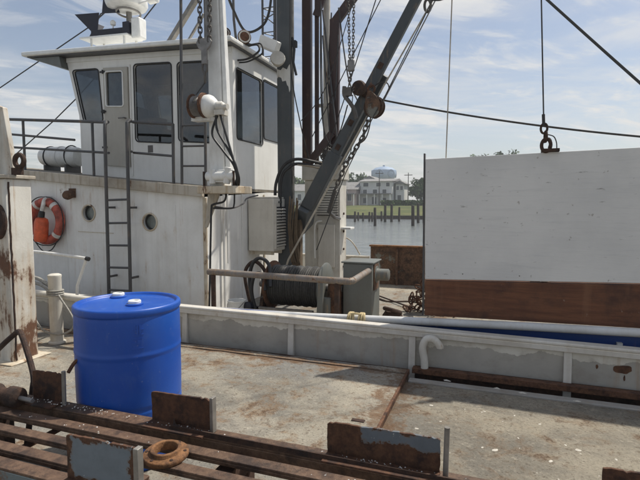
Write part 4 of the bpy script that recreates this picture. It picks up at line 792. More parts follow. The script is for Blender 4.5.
m = MB(); m.lathe((-3.86, 6.45, 3.97), (.5, -.8, .1), [(.05, -.1), (.06, 0), (.085, .06), (.085, .08), (.05, .085)], 18); m.box(-3.92, -3.80, 6.4, 6.6, 3.88, 3.95); m.build('horn', 'crane_white', hn); m = MB(); m.lathe((-3.86, 6.45, 3.97), (.5, -.8, .1), [(.058, .0855), (.055, .089)], 18); m.torus(Vector((-3.86, 6.45, 3.97)) + Vector((.5, -.8, .1)).normalized() * .08, (.5, -.8, .1), .078, .012, 20, 6); m.build('horn_mouth', 'rust_dark', hn)
m = MB(); m.lathe((-3.66, 6.66, 3.97), (.6, -.7, .0), [(.06, -.12), (.075, 0), (.095, .06), (.09, .09), (.03, .09)], 18); m.box(-3.72, -3.61, 6.62, 6.8, 3.88, 3.93); m.build('horn', 'machine_beige', hn); m = MB(); m.lathe((-3.66, 6.66, 3.97), (.6, -.7, .0), [(.07, .0905), (.066, .094)], 18); m.torus(Vector((-3.66, 6.66, 3.97)) + Vector((.6, -.7, 0)).normalized() * .07, (.6, -.7, 0), .092, .012, 20, 6); m.build('horn_mouth', 'rust', hn)
m = MB(); m.tube(curve([(-3.7, 6.55, 3.62), (-3.5, 6.5, 3.61), (-3.32, 6.5, 3.70), (-3.37, 6.55, 3.81), (-3.56, 6.64, 3.85), (-3.64, 6.66, 3.92)], 6), .015, 8); m.tube(curve([(-3.7, 6.6, 3.60), (-3.5, 6.54, 3.585), (-3.29, 6.55, 3.68), (-3.34, 6.6, 3.835), (-3.56, 6.7, 3.88), (-3.62, 6.7, 3.92)], 6), .012, 8); tag(m.build('air_hose', 'black'), 'black looped air hose running from the horns over the roof edge', 'hose')
fl = thing('flood_light', 'white faced rectangular floodlight bracketed to the dark mast', 'floodlight', (-3.38, 7.0, 3.7))
m = MB(); m.lathe((-3.28, 7.06, 3.70), (.3, -.6, .1), [(.06, -.08), (.09, 0), (.12, .1), (.11, .13), (.05, .13)], 16); m.build('lamp_knuckle', 'machine_beige', fl)
fc = Vector((-3.38, 7.0, 3.95)); m = MB(); m.beam(fc + Vector((-.17, 0, .075)), fc + Vector((.15, 0, -.075)), .10, .18, (.2, -.2, 1)); m.build('lamp_body', 'crane_white', fl, bev=.015)
m = MB(); m.beam(fc + Vector((-.15, -.056, .078)), fc + Vector((.13, -.056, -.055)), .012, .155, (.2, -.2, 1)); m.build('lamp_glass', 'grey_lens', fl, bev=.003)
m = MB(); m.tube([(-3.37, 7.05, 3.92), (-3.34, 7.12, 3.84), (-3.30, 7.20, 3.80)], .02, 8); m.build('lamp_arm', 'rail_grey', fl)

# ------------------------------------------------------------------ white crane post and its winch
cp = thing('crane_post', 'white tapering steel crane post on a rusty bracket at the deckhouse corner', 'crane post', (-3.4, 5.5, 1.6))
m = MB(); m.hexa([(-3.50, 5.42, 1.70), (-3.28, 5.42, 1.70), (-3.28, 5.60, 1.70), (-3.50, 5.60, 1.70), (-3.50, 5.44, 4.9), (-3.37, 5.44, 4.9), (-3.37, 5.56, 4.9), (-3.50, 5.56, 4.9)]); m.build('post', 'crane_white', cp, bev=.01)
m = MB(); m.hexa([(-3.279, 5.45, 1.9), (-3.21, 5.45, 1.9), (-3.21, 5.56, 1.9), (-3.279, 5.56, 1.9), (-3.3685, 5.47, 4.9), (-3.33, 5.47, 4.9), (-3.33, 5.53, 4.9), (-3.3685, 5.53, 4.9)]); m.build('side_channel', 'white_gloss', cp, bev=.006)
m = MB(); m.box(-3.60, -3.04, 5.28, 5.72, 1.60, 1.695); m.build('bracket', M['corner_rust'], cp, bev=.008)
m = MB(); m.prism([(-3.60, 5.53, 1.598), (-3.42, 5.53, 1.598), (-3.66, 5.59, 1.15), (-3.70, 5.60, 1.15)], (0, .02, 0)); m.prism([(-3.45, 5.5, 1.598), (-3.40, 5.5, 1.598), (-3.65, 5.6, 1.15), (-3.69, 5.6, 1.15)], (.0, -.03, 0)); m.build('knee_brace', 'trim_beige', cp)
m = MB(); m.box(-3.46, -3.10, 5.34, 5.418, 1.74, 1.90); m.cyl((-3.49, 5.35, 1.82), (-3.08, 5.35, 1.82), .06, 14); m.cyl((-3.20, 5.34, 1.72), (-3.17, 5.34, 1.93), .045, 12); m.cyl((-3.40, 5.33, 1.72), (-3.40, 5.33, 1.91), .04, 12); m.build('swivel_housing', 'crane_white', cp, bev=.01)
for X in (-3.51, -3.08): m = MB(); m.cyl((X, 5.31, 1.69), (X, 5.31, 1.88), .016, 8); m.build('bolt', 'rust_dark', cp)
cw = thing('hoist_winch', 'small white hoist winch with rusty drum flanges on the crane post', 'winch', (-3.55, 5.3, 2.5))
WC = Vector((0, 5.29, 2.70))
m = MB(); m.lathe((-3.64, 5.27, 2.70), (1, .05, -.04), [(.135, 0), (.15, .01), (.15, .025), (.14, .03)], 28); m.lathe((-3.47, 5.27, 2.70), (1, .05, -.04), [(.155, 0), (.15, .01), (.15, .025), (.15, .03)], 28); m.build('flange', 'rust', cw)
m = MB(); pr_ = [(.11, .03)]
for k in range(9): pr_ += [(.125, .034 + k * .0152), (.116, .042 + k * .0152)]
m.lathe((-3.64, 5.27, 2.70), (1, .05, -.04), pr_ + [(.11, .17)], 28); m.build('wound_rope', 'steel', cw, sharp=80)
m = MB(); m.lathe((-3.44, 5.28, 2.69), (1, .05, -.04), [(.135, 0), (.14, .05), (.125, .09), (.09, .13), (.055, .15), (.055, .22), (.04, .23)], 24); m.build('gear_case', 'crane_white', cw)
m = MB(); m.lathe((-3.25, 5.25, 2.66), (1, -.05, -.04), [(.055, 0), (.055, .08), (.035, .1), (.035, .14)], 14); m.box(-3.28, -3.16, 5.2, 5.34, 2.56, 2.62); m.build('motor', 'machine_beige', cw)
m = MB(); m.box(-3.66, -3.40, 5.30, 5.415, 2.52, 2.57); m.hexa([(-3.71, 5.34, 2.53), (-3.66, 5.34, 2.53), (-3.66, 5.40, 2.53), (-3.71, 5.40, 2.53), (-3.67, 5.34, 2.84), (-3.63, 5.34, 2.84), (-3.63, 5.40, 2.84), (-3.67, 5.40, 2.84)]); m.build('mount_frame', 'crane_white', cw)
for i, pts in enumerate((((-3.26, 5.25, 2.56), (-3.34, 5.25, 2.34), (-3.20, 5.25, 2.14), (-3.05, 5.26, 1.95), (-3.03, 5.3, 1.78), (-3.12, 5.36, 1.69)), ((-3.28, 5.25, 2.56), (-3.26, 5.24, 2.38), (-3.10, 5.24, 2.12), (-3.01, 5.26, 1.92), (-3.02, 5.3, 1.76), (-3.10, 5.4, 1.69)), ((-3.22, 5.24, 2.58), (-3.13, 5.24, 2.30), (-3.04, 5.25, 2.0), (-3.0, 5.3, 1.80), (-3.09, 5.45, 1.69)))):
    m = MB(); m.tube(curve(pts, 7), .015, 8); tag(m.build('hydraulic_hose', 'black'), ('black hoist hose making the widest bow in front of the crane post', 'black hoist hose between the bowed one and the straight one', 'straightest black hoist hose on the outer side of the bundle')[i], 'hose')
m = chain_mb([(-3.54, 5.33, 4.5), (-3.54, 5.33, 4.01), (-3.54, 5.33, 3.5)], .085, .0095, .022); tag(m.build('hanging_chain', 'chain'), 'left of two steel link chains holding the hook plate on the crane post', 'chain')
m = chain_mb([(-3.395, 5.33, 4.5), (-3.395, 5.33, 4.0), (-3.41, 5.33, 3.5)], .085, .0095, .022); tag(m.build('hanging_chain', 'chain'), 'right of two steel link chains holding the hook plate on the crane post', 'chain')
hp = thing('hook_plate', 'flat grey steel hook plate hanging from two chains on the crane post', 'hook plate', (-3.5, 5.33, 2.85))
m = MB(); m.prism([(x, 5.32, z) for x, z in ((-3.60, 3.49), (-3.575, 3.535), (-3.53, 3.55), (-3.49, 3.535), (-3.45, 3.55), (-3.40, 3.54), (-3.375, 3.49), (-3.40, 3.43), (-3.445, 3.39), (-3.445, 3.22), (-3.525, 3.22), (-3.53, 3.39), (-3.575, 3.43))], (0, .03, 0)); m.build('plate', 'steel', hp, bev=.006)
m = MB(); m.torus((-3.485, 5.335, 3.18), (0, 1, 0), .05, .014, 20, 8, .7, 1.3); m.torus((-3.485, 5.335, 3.06), (1, .4, 0), .05, .013, 20, 8, .7, 1.3); m.build('shackle', 'chain', hp)
m = MB(); m.tube([(-3.485, 5.335, 3.0), (-3.52, 5.2, 2.83), (-3.525, 5.13, 2.72)], .009, 6); m.build('fall_wire', 'cable_dark', hp)
m = MB(); m.tube([(-3.475, 5.38, 3.55), (-3.475, 5.38, 4.5)], .035, 8); m.build('lift_bar', 'steel', hp)
m = MB(); m.beam((-4.18, 6.25, 4.5), (-4.80, 6.35, 3.90), .07, .07); m.beam((-4.10, 6.28, 4.25), (-4.45, 6.35, 3.90), .03, .03); m.beam((-4.18, 6.25, 4.5), (-3.45, 5.6, 5.2), .07, .07); tag(m.build('strut', 'galv'), 'diagonal grey steel strut from the wheelhouse roof to the crane post', 'strut')
m = MB(); m.tube(curve([(-3.3, 5.5, 4.25), (-3.62, 6.3, 4.25), (-3.75, 6.9, 4.16), (-3.50, 6.95, 4.22), (-3.36, 6.95, 4.45), (-3.32, 7.0, 5.0)], 7), .02, 8); tag(m.build('drooping_cable', 'cable_dark'), 'dark drooping cable between the crane post and the lattice mast', 'cable')
m = MB(); m.tube([(-3.75, 6.5, 5.3), (-3.74, 6.52, 4.2), (-3.72, 6.55, 3.88)], .02, 8); tag(m.build('whip_antenna', 'rail_grey'), 'dark upright whip antenna beside the roof horns', 'antenna')
m = MB(); m.tube([(-3.30, 6.3, 3.9), (-3.28, 6.2, 5.3)], .006, 6)
# wall cable and conduit under the bracket
m = MB(); m.tube(curve([(-3.30, 5.5, 1.60), (-3.34, 5.5, 1.50), (-3.5, 5.5, 1.46), (-3.53, 5.5, 1.40), (-3.55, 5.5, 1.0), (-3.58, 5.5, .3), (-3.6, 5.5, -.098)], 6), .014, 8); m.tube(curve([(-3.18, 5.5, 1.60), (-3.19, 5.5, 1.45), (-3.24, 5.5, 1.41), (-3.5, 5.5, 1.41)], 5), .011, 8); tag(m.build('power_cable', 'black'), 'black power cable dropping from the rusty bracket past the deckhouse corner', 'cable')
m = MB(); m.tube(curve([(-3.5, 5.52, 1.43), (-3.4, 5.8, 1.41), (-3.5, 6.3, 1.47), (-3.6, 6.6, 1.55), (-3.5, 6.78, 1.60)], 6), .012, 8); tag(m.build('power_cable', 'rail_grey'), 'thin grey cable running along the aft wall to the air conditioner', 'cable')
# ------------------------------------------------------------------ air conditioner
ac = thing('air_conditioner', 'beige box air conditioner with black louvres on the aft wall', 'air conditioner', (-3.45, 7, .75))
MB().box(-3.68, -3.235, 6.78, 7.26, .72, 1.55).build('case', 'ac_white', ac, bev=.012)
MB().box(-3.66, -3.25, 6.80, 7.24, 1.552, 1.575).build('lid', 'ac_white', ac, bev=.006)
MB().box(-3.234, -3.226, 6.84, 7.2, .78, 1.42).build('grille_back', 'near_black', ac)
for i in range(13):
    z = .79 + i * .048; m = MB(); m.hexa([(-3.2255, 6.84, z + .018), (-3.212, 6.84, z), (-3.212, 7.2, z), (-3.2255, 7.2, z + .018), (-3.2255, 6.84, z + .030), (-3.212, 6.84, z + .012), (-3.212, 7.2, z + .012), (-3.2255, 7.2, z + .030)]); m.build('louvre', 'ac_white', ac)
for y0, y1 in ((6.80, 6.838), (7.202, 7.24)): MB().box(-3.234, -3.208, y0, y1, .76, 1.46).build('grille_frame', 'ac_white', ac)
MB().box(-3.234, -3.226, 6.95, 7.08, 1.478, 1.51).build('badge', 'cabinet_grey', ac)
for Y in (6.85, 7.15): m = MB(); m.box(-3.70, -3.28, Y, Y + .04, .66, .719); m.build('shelf_bracket', 'corner_rust', ac)

# ------------------------------------------------------------------ masts, gantry pipes, machinery housing, boom
mm = thing('main_mast', 'dark grey square steel mast with a patch of peeled white paint', 'mast', (-3.22, 7.34, -.1))
MB().box(-3.36, -3.12, 7.2, 7.36, -.098, 5.4).build('mast_box', 'mast_grey', mm, bev=.012)
m = MB(); m.prism([(x, 7.196, z) for x, z in ((-3.355, 3.62), (-3.29, 3.60), (-3.25, 3.64), (-3.18, 3.60), (-3.15, 3.66), (-3.123, 3.68), (-3.123, 3.28), (-3.14, 3.24), (-3.155, 3.33), (-3.18, 3.36), (-3.20, 3.43), (-3.26, 3.42), (-3.28, 3.48), (-3.33, 3.50), (-3.355, 3.47))], (0, .003, 0)); m.build('bare_patch', 'crane_white', mm)
m = MB(); m.tube([(-3.095, 7.24, .4), (-3.095, 7.24, 5.3)], .016, 8); m.build('conduit', 'galv', mm)
m = MB(); m.tube([(-3.10, 7.24, 4.1), (-3.06, 7.22, 3.9), (-3.07, 7.2, 3.7), (-3.02, 7.2, 3.5)], .02, 7); m.box(-3.12, -3.04, 7.22, 7.3, 3.95, 4.05); m.build('cable_clamp', 'black', mm)
lt = thing('lattice_mast', 'slim dark lattice mast standing behind the floodlight', 'lattice mast', (-3.65, 7.6, 3.88))
cor = [(-3.78, 7.55), (-3.54, 7.55), (-3.66, 7.76)]
for (X, Y) in cor: m = MB(); m.cyl((X, Y, 3.87), (X, Y, 6.2), .02, 8); m.build('lattice_tube', 'rail_grey', lt)
for i in range(11):
    z = 3.95 + i * .2
    for j in range(3): a, b = cor[j], cor[(j + 1) % 3]; m = MB(); m.cyl((*a, z), (*b, z + (.1 if i % 2 else 0)), .009, 6); m.build('lattice_rung', 'rail_grey', lt)
hs = thing('machinery_housing', 'weathered beige machinery casing with louvres aft of the dark mast', 'casing', (-2.75, 8, -.1))
MB().box(-3.05, -2.42, 7.62, 7.98, -.098, 1.86).build('casing', 'machine_beige', hs, bev=.01)
MB().box(-3.08, -2.38, 7.56, 8.0, 1.862, 2.12).build('top_box', 'machine_beige', hs, bev=.015)
MB().box(-2.82, -2.46, 7.606, 7.618, 1.27, 1.74).build('louvre_back', 'near_black', hs)
for i in range(11):
    z = 1.285 + i * .041; m = MB(); m.hexa([(-2.83, 7.585, z), (-2.45, 7.585, z), (-2.45, 7.605, z + .012), (-2.83, 7.605, z + .012), (-2.83, 7.585, z + .022), (-2.45, 7.585, z + .022), (-2.45, 7.605, z + .034), (-2.83, 7.605, z + .034)]); m.build('louvre', 'machine_beige', hs)
MB().box(-2.80, -2.50, 7.585, 7.618, .40, 1.12).build('access_door', 'ac_white', hs, bev=.012)
m = MB(); m.tube(curve([(-2.85, 7.58, .55), (-2.85, 7.56, 1.0), (-2.82, 7.56, 1.15), (-2.72, 7.57, 1.18)], 5), .014, 8); m.build('grab_handle', 'crane_white', hs)
for z in (1.3, 1.0, .7, .4): m = MB(); m.cyl((-2.418, 7.8, z), (-2.40, 7.8, z), .02, 8); m.build('bolt', 'rust_dark', hs)
MB().box(-2.415, -2.25, 7.66, 7.9, 1.04, 1.075).build('side_shelf', 'crane_white', hs, bev=.004)
# fenders of frayed rope and timber at the mast foot
m = MB(); m.beam((-2.92, 6.98, -.098), (-2.92, 6.98, 1.22), .14, .10, (0, 1, 0)); tag(m.build('timber_post', 'wood_brown'), 'weathered brown timber post at the foot of the dark mast', 'post')
q = random.Random(4); m = MB()
for i in range(9):
    a = q.uniform(0, .16); m.tube(curve([(-3.02 + a, 6.91 - q.uniform(0, .03), 1.5 + q.uniform(-.1, .1)), (-3.04 + a, 6.88, 1.1), (-3.02 + a + q.uniform(-.04, .04), 6.88, .8), (-3.0 + a, 6.9, .55)], 4), .011, 6)
tag(m.build('rope_bundle', 'wood_brown'), 'bundle of frayed brown rope hanging on the timber post', 'rope')
# dark red gantry pipes
gp = thing('gantry_frame', 'dark red steel gantry legs rising above the machinery casing', 'gantry', (-2.7, 7.7, 2.1))
m = MB(); m.beam((-3.03, 7.7, 2.123), (-3.03, 7.7, 5.4), .155, .10, (0, 1, 0)); m.build('gantry_leg', 'dark_red', gp, bev=.008)
m = MB(); m.beam((-2.865, 7.72, 2.123), (-2.865, 7.72, 5.4), .062, .06, (0, 1, 0)); m.build('gantry_leg', 'dark_red', gp, bev=.005)
m = MB(); m.beam((-2.555, 7.7, 2.123), (-2.54, 7.7, 4.47), .165, .09, (0, 1, 0)); m.build('gantry_leg', 'dark_red', gp, bev=.008)
m = MB(); m.beam((-2.57, 7.7, 4.38), (-2.16, 7.7, 4.86), .150, .085, (0, 1, 0)); m.beam((-2.18, 7.705, 4.82), (-2.18, 7.705, 5.4), .14, .07, (0, 1, 0)); m.build('gantry_knee', 'dark_red', gp, bev=.008)
m = MB(); m.beam((-2.98, 7.615, 2.13), (-2.56, 7.615, 2.62), .12, .05, (0, 1, 0)); m.build('gantry_brace', 'dark_red', gp)
m = MB(); m.beam((-2.86, 7.66, 4.55), (-2.68, 7.66, 4.95), .11, .05, (0, 1, 0)); m.build('gantry_brace', 'dark_red', gp)
m = MB(); m.cyl((-2.74, 7.86, 2.124), (-2.74, 7.86, 5.4), .06, 12); m.build('exhaust_pipe', 'machine_beige', gp)
m = MB(); m.box(-2.90, -2.50, 7.78, 7.84, 3.10, 3.15); m.build('tie_bar', 'machine_beige', gp)
m = MB(); m.tube(curve([(-2.62, 7.75, 4.6), (-2.66, 7.70, 3.6), (-2.60, 7.66, 3.15), (-2.52, 7.66, 3.25), (-2.47, 7.66, 4.2)], 6), .012, 7); m.tube(curve([(-2.75, 7.6, 4.7), (-2.72, 7.6, 3.0), (-2.66, 7.6, 2.3)], 5), .01, 7); m.tube([(-2.72, 7.6, 4.6), (-2.42, 7.6, 2.115)], .016, 7); m.tube([(-2.72, 7.6, 4.2), (-2.56, 7.6, 2.115)], .012, 7); m.build('rigging_wire', 'rail_grey', gp)
for pts in (((-3.32, 7.02, 1.60), (-3.30, 7.02, 1.80), (-3.20, 7.05, 2.05), (-3.0, 7.1, 2.17), (-2.75, 7.3, 2.14), (-2.6, 7.5, 2.08)), ((-3.24, 7.04, 1.2), (-3.22, 7.04, 1.85), (-3.1, 7.08, 2.04), (-2.95, 7.12, 2.10), (-2.7, 7.4, 2.05))):
    m = MB(); m.tube(curve(pts, 7), .024, 10); tag(m.build('thick_hose', 'black'), ('outer of two thick black hoses bending over the air conditioner to the casing', 'inner of two thick black hoses bending against the dark mast')[pts[0][2] < 1.5], 'hose')
m = MB(); m.cyl((-3.0, 7.12, 2.18), (-2.62, 7.42, 2.13), .018, 8); m.cyl((-2.97, 7.1, 2.09), (-2.62, 7.42, 2.04), .018, 8); tag(m.build('copper_pipes', 'trim_beige'), 'pale twin pipes leading over the casing top behind the boom', 'pipe')
q = random.Random(8); m = MB()
for i in range(14):
    c = Vector((-2.60 + q.uniform(-.12, .14), 7.55 + q.uniform(-.05, .05), 2.24 + q.uniform(-.09, .12))); m.torus(c, (q.uniform(-1, 1), q.uniform(-1, 1), q.uniform(-1, 1)), .05, .012, 12, 5, .7, 1.2)
tag(m.build('chain_heap', 'chain'), 'small heap of chain lying on the casing top beside the gantry', 'chain')
bm_ = thing('cargo_boom', 'long dark grey steel boom slanting up from the machinery casing', 'boom', (-2.7, 7.0, 1.4))
D = (Vector((-1.09, 7.0, 4.36)) - Vector((-2.70, 7.0, 1.50))).normalized(); B0 = Vector((-2.76, 7.0, 1.40))
m = MB(); m.beam(B0, B0 + D * .95, .21, .13, (0, 1, 0)); m.build('boom_heel', 'boom_grey', bm_, bev=.01)
m = MB(); m.beam(B0 + D * .9, B0 + D * 4.6, .165, .10, (0, 1, 0), .135, .085); m.build('boom_arm', 'boom_grey', bm_, bev=.01)
m = MB(); m.beam(Vector((-2.44, 7.58, 2.124)), B0 + D * 2.3 + Vector((.05, .12, -.05)), .13, .10, (0, 1, 0)); m.build('boom_stay', 'boom_grey', bm_, bev=.006)
m = MB(); m.beam(B0 + Vector((-.02, 0, .04)), Vector((-2.93, 7.25, 1.1)), .22, .3, (0, 1, 0)); m.build('gooseneck', 'mast_grey', bm_, bev=.01)
for k in (1.05, 1.45, 1.9, 2.35):
    p = B0 + D * k; m = MB(); m.beam(p + Vector((0, -.054 if k > 1 else -.07, 0)) - D * .045, p + Vector((0, -.054 if k > 1 else -.07, 0)) + D * .045, .07, .012, (0, 1, 0)); m.build('weld_pad', 'rust_dark', bm_)
bk_ = thing('pulley_block', 'large rusty pulley block hanging under the boom', 'pulley block', (-1.62, 6.72, 2.6))
m = MB(); m.lathe((-1.62, 6.66, 2.81), (.25, 1, .05), [(.02, -.05), (.14, -.05), (.15, -.04), (.15, -.02), (.11, -.005), (.11, .005), (.15, .02), (.15, .04), (.14, .05), (.02, .05)], 26); m.build('sheave', 'rust_dark', bk_)
m = MB(); egg = [(-1.625 + (.108 if math.sin(t_) < .3 else .108 - .045 * (math.sin(t_) - .3) / .7) * math.cos(t_) - (.05 * max(0, math.sin(t_))), 2.82 + (.16 if math.sin(t_) < 0 else .21) * math.sin(t_)) for t_ in [2 * math.pi * i / 22 for i in range(22)]]
for Y_ in (6.585, 6.725): m.prism([(x_, Y_ - .2 * (x_ + 1.62), z_) for x_, z_ in egg], (.003, .014, 0))
m.build('cheek_plate', 'rust_wall', bk_)
m = MB(); m.torus((-1.68, 6.72, 3.07), (.3, 1, 0), .055, .016, 18, 8); m.tube([(-1.69, 6.74, 3.11), (-1.74, 6.93, 3.20)], .018, 8); m.build('shackle', 'rust', bk_)
bk2 = thing('pulley_block', 'smaller dark block with shackle fixed on the upper side of the boom', 'pulley block', (-1.9, 6.85, 3.0))
m = MB(); m.lathe((-1.89, 6.84, 3.13), (.2, 1, .1), [(.03, -.05), (.10, -.045), (.11, 0), (.10, .045), (.03, .05)], 20); m.build('sheave', 'rust_dark', bk2)
m = chain_mb([(-1.95, 6.82, 3.12), (-2.05, 6.8, 3.03)], .08, .01, .022); m.build('short_chain', 'chain', bk2)
# chains down to the hook above the boom
for dx, lab in ((-.035, 'left strand of the thin double chain hanging above the boom'), (.045, 'right strand of the thin double chain hanging above the boom')):
    m = chain_mb([(-2.02 + dx, 6.8, 4.7), (-2.01 + dx, 6.8, 4.3), (-2.0 + dx * .6, 6.8, 3.52)], .06, .0065, .015); tag(m.build('hanging_chain', 'chain'), lab, 'chain')
hk = thing('hook_block', 'grey hook block at the end of the double chain above the boom', 'hook block', (-2.02, 6.8, 2.75))
m = MB(); m.box(-2.05, -1.95, 6.77, 6.83, 3.36, 3.53); m.build('block', 'steel', hk, bev=.02)
m = chain_mb([(-2.0, 6.8, 3.35), (-2.03, 6.8, 3.18)], .07, .009, .02); m.build('link', 'chain', hk)
m = MB(); m.tube(curve([(-2.10, 6.8, 3.16), (-2.10, 6.8, 3.04), (-2.02, 6.8, 2.93), (-1.95, 6.8, 2.82), (-1.92, 6.8, 2.70)], 5), .03, 8); m.box(-2.11, -1.99, 6.77, 6.83, 3.02, 3.14); m.build('hook', 'chain', hk)
# running ropes and chain along the boom
m = MB(); m.tube([(-.70, 6.7, 4.40), (-1.56, 6.66, 2.97)], .011, 7); m.tube([(-1.72, 6.68, 2.70), (-2.95, 6.7, .62), (-3.05, 6.7, .35)], .015, 7); tag(m.build('hauling_rope', 'cable_light'), 'pale hauling rope running down past the pulley block to the winch', 'rope')
m = MB(); m.tube([(-.66, 6.64, 4.40), (-1.49, 6.62, 2.86)], .009, 7); tag(m.build('hauling_wire', 'steel'), 'taut steel wire from the boom tip to the rusty pulley block', 'wire')
m = MB(); m.tube([(-.72, 6.6, 4.35), (-1.45, 6.6, 2.95), (-1.60, 6.56, 2.68), (-2.0, 6.55, 1.90), (-2.42, 6.5, .80)], .007, 6); tag(m.build('thin_line', 'cable_dark'), 'thin dark line slanting from the block towards the winch', 'line')
m = chain_mb([(-1.70, 6.66, 2.66), (-1.80, 6.7, 2.40), (-2.05, 6.7, 2.02), (-2.22, 6.75, 1.68)], .10, .011, .026); tag(m.build('slanting_chain', 'chain'), 'heavy link chain slanting down from the pulley block towards the casing', 'chain')
m = MB(); m.tube([(-2.22, 6.75, 1.68), (-2.37, 6.9, 1.35), (-2.44, 7.4, 1.25), (-2.43, 7.61, 1.22)], .03, 8); tag(m.build('turnbuckle', 'rail_grey'), 'dark turnbuckle joining the slanting chain to the casing', 'turnbuckle')
m = MB(); m.tube(curve([(-1.72, 6.9, 3.12), (-1.58, 6.8, 3.17), (-1.45, 6.7, 3.13), (-1.42, 6.66, 3.02), (-1.50, 6.66, 2.90)], 6), .009, 6); m.tube(curve([(-1.72, 6.88, 2.85), (-1.73, 6.85, 2.6), (-1.80, 6.85, 2.4), (-1.95, 6.88, 2.32)], 6), .009, 6); tag(m.build('slack_wire', 'cable_dark'), 'slack loops of thin dark wire around the boom and block', 'wire')
m = MB(); m.tube([(-2.94, 7.7, 2.6), (-2.2, 7.0, 3.35), (-1.45, 6.95, 4.65)], .008, 6); tag(m.build('stay_wire', 'cable_dark'), 'thin dark stay wire running up behind the boom from the gantry', 'wire')
m = MB(); m.tube(sag((-1.50, 6.68, 2.90), (4.0, 6.8, 2.02), .14, 30), .013, 7); tag(m.build('sagging_cable', 'cable_dark'), 'dark cable sagging across the sky from the pulley block beyond the white panel', 'cable')
for pts, rad, lab in ((((-2.62, 7.3, 2.13), (-2.24, 7.25, 3.08), (-1.70, 7.2, 4.6)), .008, 'fine wire rising from the casing top close behind the boom'), (((-2.98, 7.3, 2.8), (-2.56, 7.3, 3.3), (-2.1, 7.3, 4.6)), .007, 'fine slanting wire crossing behind the double chain'),
                      (((-2.72, 7.5, 4.7), (-2.70, 7.45, 3.4), (-2.64, 7.42, 2.7), (-2.5, 7.4, 2.4), (-2.36, 7.4, 2.6), (-2.2, 7.3, 3.0)), .010, 'slack dark wire looping between the gantry legs'), (((-2.45, 7.6, 4.6), (-2.20, 7.3, 3.45), (-1.98, 7.1, 3.0)), .012, 'grey wire pendant from the gantry knee to the boom block'),
                      (((-2.06, 7.1, 3.1), (-2.10, 7.15, 2.7), (-2.14, 7.3, 2.3), (-2.36, 7.6, 2.12)), .007, 'thin wire hanging straight down from the dark block to the casing'), (((-3.10, 7.15, 4.7), (-3.08, 7.12, 3.6), (-2.98, 7.3, 2.7), (-2.92, 7.55, 2.14)), .009, 'dark cable running down the mast face to the casing top')):
    m = MB(); m.tube(curve(pts, 6), rad, 6); tag(m.build('rigging_wire', 'cable_dark'), lab, 'wire')
# two boom-tip fittings
bt = thing('boom_shackle', 'dark shackle and rope eyes hanging near the upper end of the boom', 'shackle', (-.95, 6.7, 4))
m = MB(); m.torus((-.92, 6.72, 4.10), (.3, 1, .2), .055, .018, 18, 8, .8, 1.4); m.torus((-.90, 6.72, 4.24), (1, .3, .2), .05, .016, 18, 8, .8, 1.4); m.tube([(-.9, 6.73, 4.28), (-.95, 6.9, 4.45)], .02, 8); m.build('shackle', 'chain', bt)
m = MB(); m.tube(curve([(-.88, 6.72, 4.17), (-.7, 6.5, 4.07), (-.5, 6.3, 4.10), (-.25, 6.1, 4.4)], 6), .012, 7); tag(m.build('boom_line', 'cable_dark'), 'short curved dark line leading up from the boom shackle', 'line')

# ------------------------------------------------------------------ trawl winch, bar, cabinet, bucket, hoses
tw = thing('trawl_winch', 'big rusty trawl winch drum wound with dark wire rope', 'winch', (-2.4, 5.85, -.1))
WA = (-2.80, 5.86, .38)
for X0 in (-2.82, -2.07):
    m = MB(); m.lathe((X0, 5.86, .38), (1, 0, 0), [(.05, 0), (.31, 0), (.325, .008), (.325, .022), (.31, .03), (.05, .03)], 40); m.build('flange', 'rust' if X0 < -2.5 else 'cabinet_grey', tw)
m = MB(); pr_ = [(.23, 0)]
for k in range(24): pr_ += [(.262 + .006 * math.sin(k * 1.7), .004 + k * .0298), (.268 + .006 * math.sin(k * 1.7), .012 + k * .0298), (.25, .0225 + k * .0298)]
m.lathe((-2.789, 5.86, .38), (1, 0, 0), pr_ + [(.23, .717)], 40); m.build('wire_rope', plain('wound_wire', (.07, .068, .064), .6, .3, sc=30), tw, sharp=80)
m = MB(); m.cyl((-3.0, 5.86, .38), (-1.82, 5.86, .38), .045, 14); m.build('shaft', 'steel', tw)
for X in (-2.93, -1.99):
    m = MB(); m.prism([(X, 5.62, -.098), (X, 6.10, -.098), (X, 5.95, .46), (X, 5.77, .46)], (.05, 0, 0)); m.build('side_stand', 'rust_wall', tw, bev=.005)
MB().box(-3.0, -1.85, 5.55, 6.15, -.0975, -.03).build('bed_plate', 'rust_dark', tw, bev=.005)
m = MB(); m.hexa([(-2.06, 5.50, -.029), (-1.98, 5.50, -.029), (-1.98, 5.56, -.029), (-2.06, 5.56, -.029), (-2.02, 5.50, .56), (-1.96, 5.50, .56), (-1.96, 5.56, .56), (-2.02, 5.56, .56)]); m.build('brake_lever', 'cabinet_grey', tw, bev=.005)
m = MB(); m.box(-2.02, -1.90, 5.56, 5.64, -.029, .30); m.build('brake_bracket', 'cabinet_grey', tw, bev=.005)
MB().box(-1.92, -1.83, 5.62, 6.0, -.029, .50).build('gear_guard', 'rust', tw, bev=.01)
m = MB(); m.box(-2.85, -2.1, 5.50, 5.54, -.029, .14); m.build('front_plate', 'steel', tw)
br = thing('guard_bar', 'rusty bent pipe guard bar running in front of the trawl winch', 'bar', (-2.4, 5.0, -.1))
m = MB(); m.tube(curve([(-3.27, 5.0, .645), (-2.4, 5.0, .635), (-1.58, 5.0, .625), (-1.47, 5.03, .625), (-1.45, 5.12, .63), (-1.455, 5.45, .635), (-1.46, 5.785, .64)], 5), .038, 14); m.build('pipe', paint('worn_pipe', (.20, .18, .16), grime=(.10, .06, .04), g=.7, rust=.35, sc=3.), br)
for X in (-3.2, -1.62): m = MB(); m.cyl((X, 5.0, -.098), (X, 5.0, .61), .03, 12); m.build('upright', 'rust_dark', br)
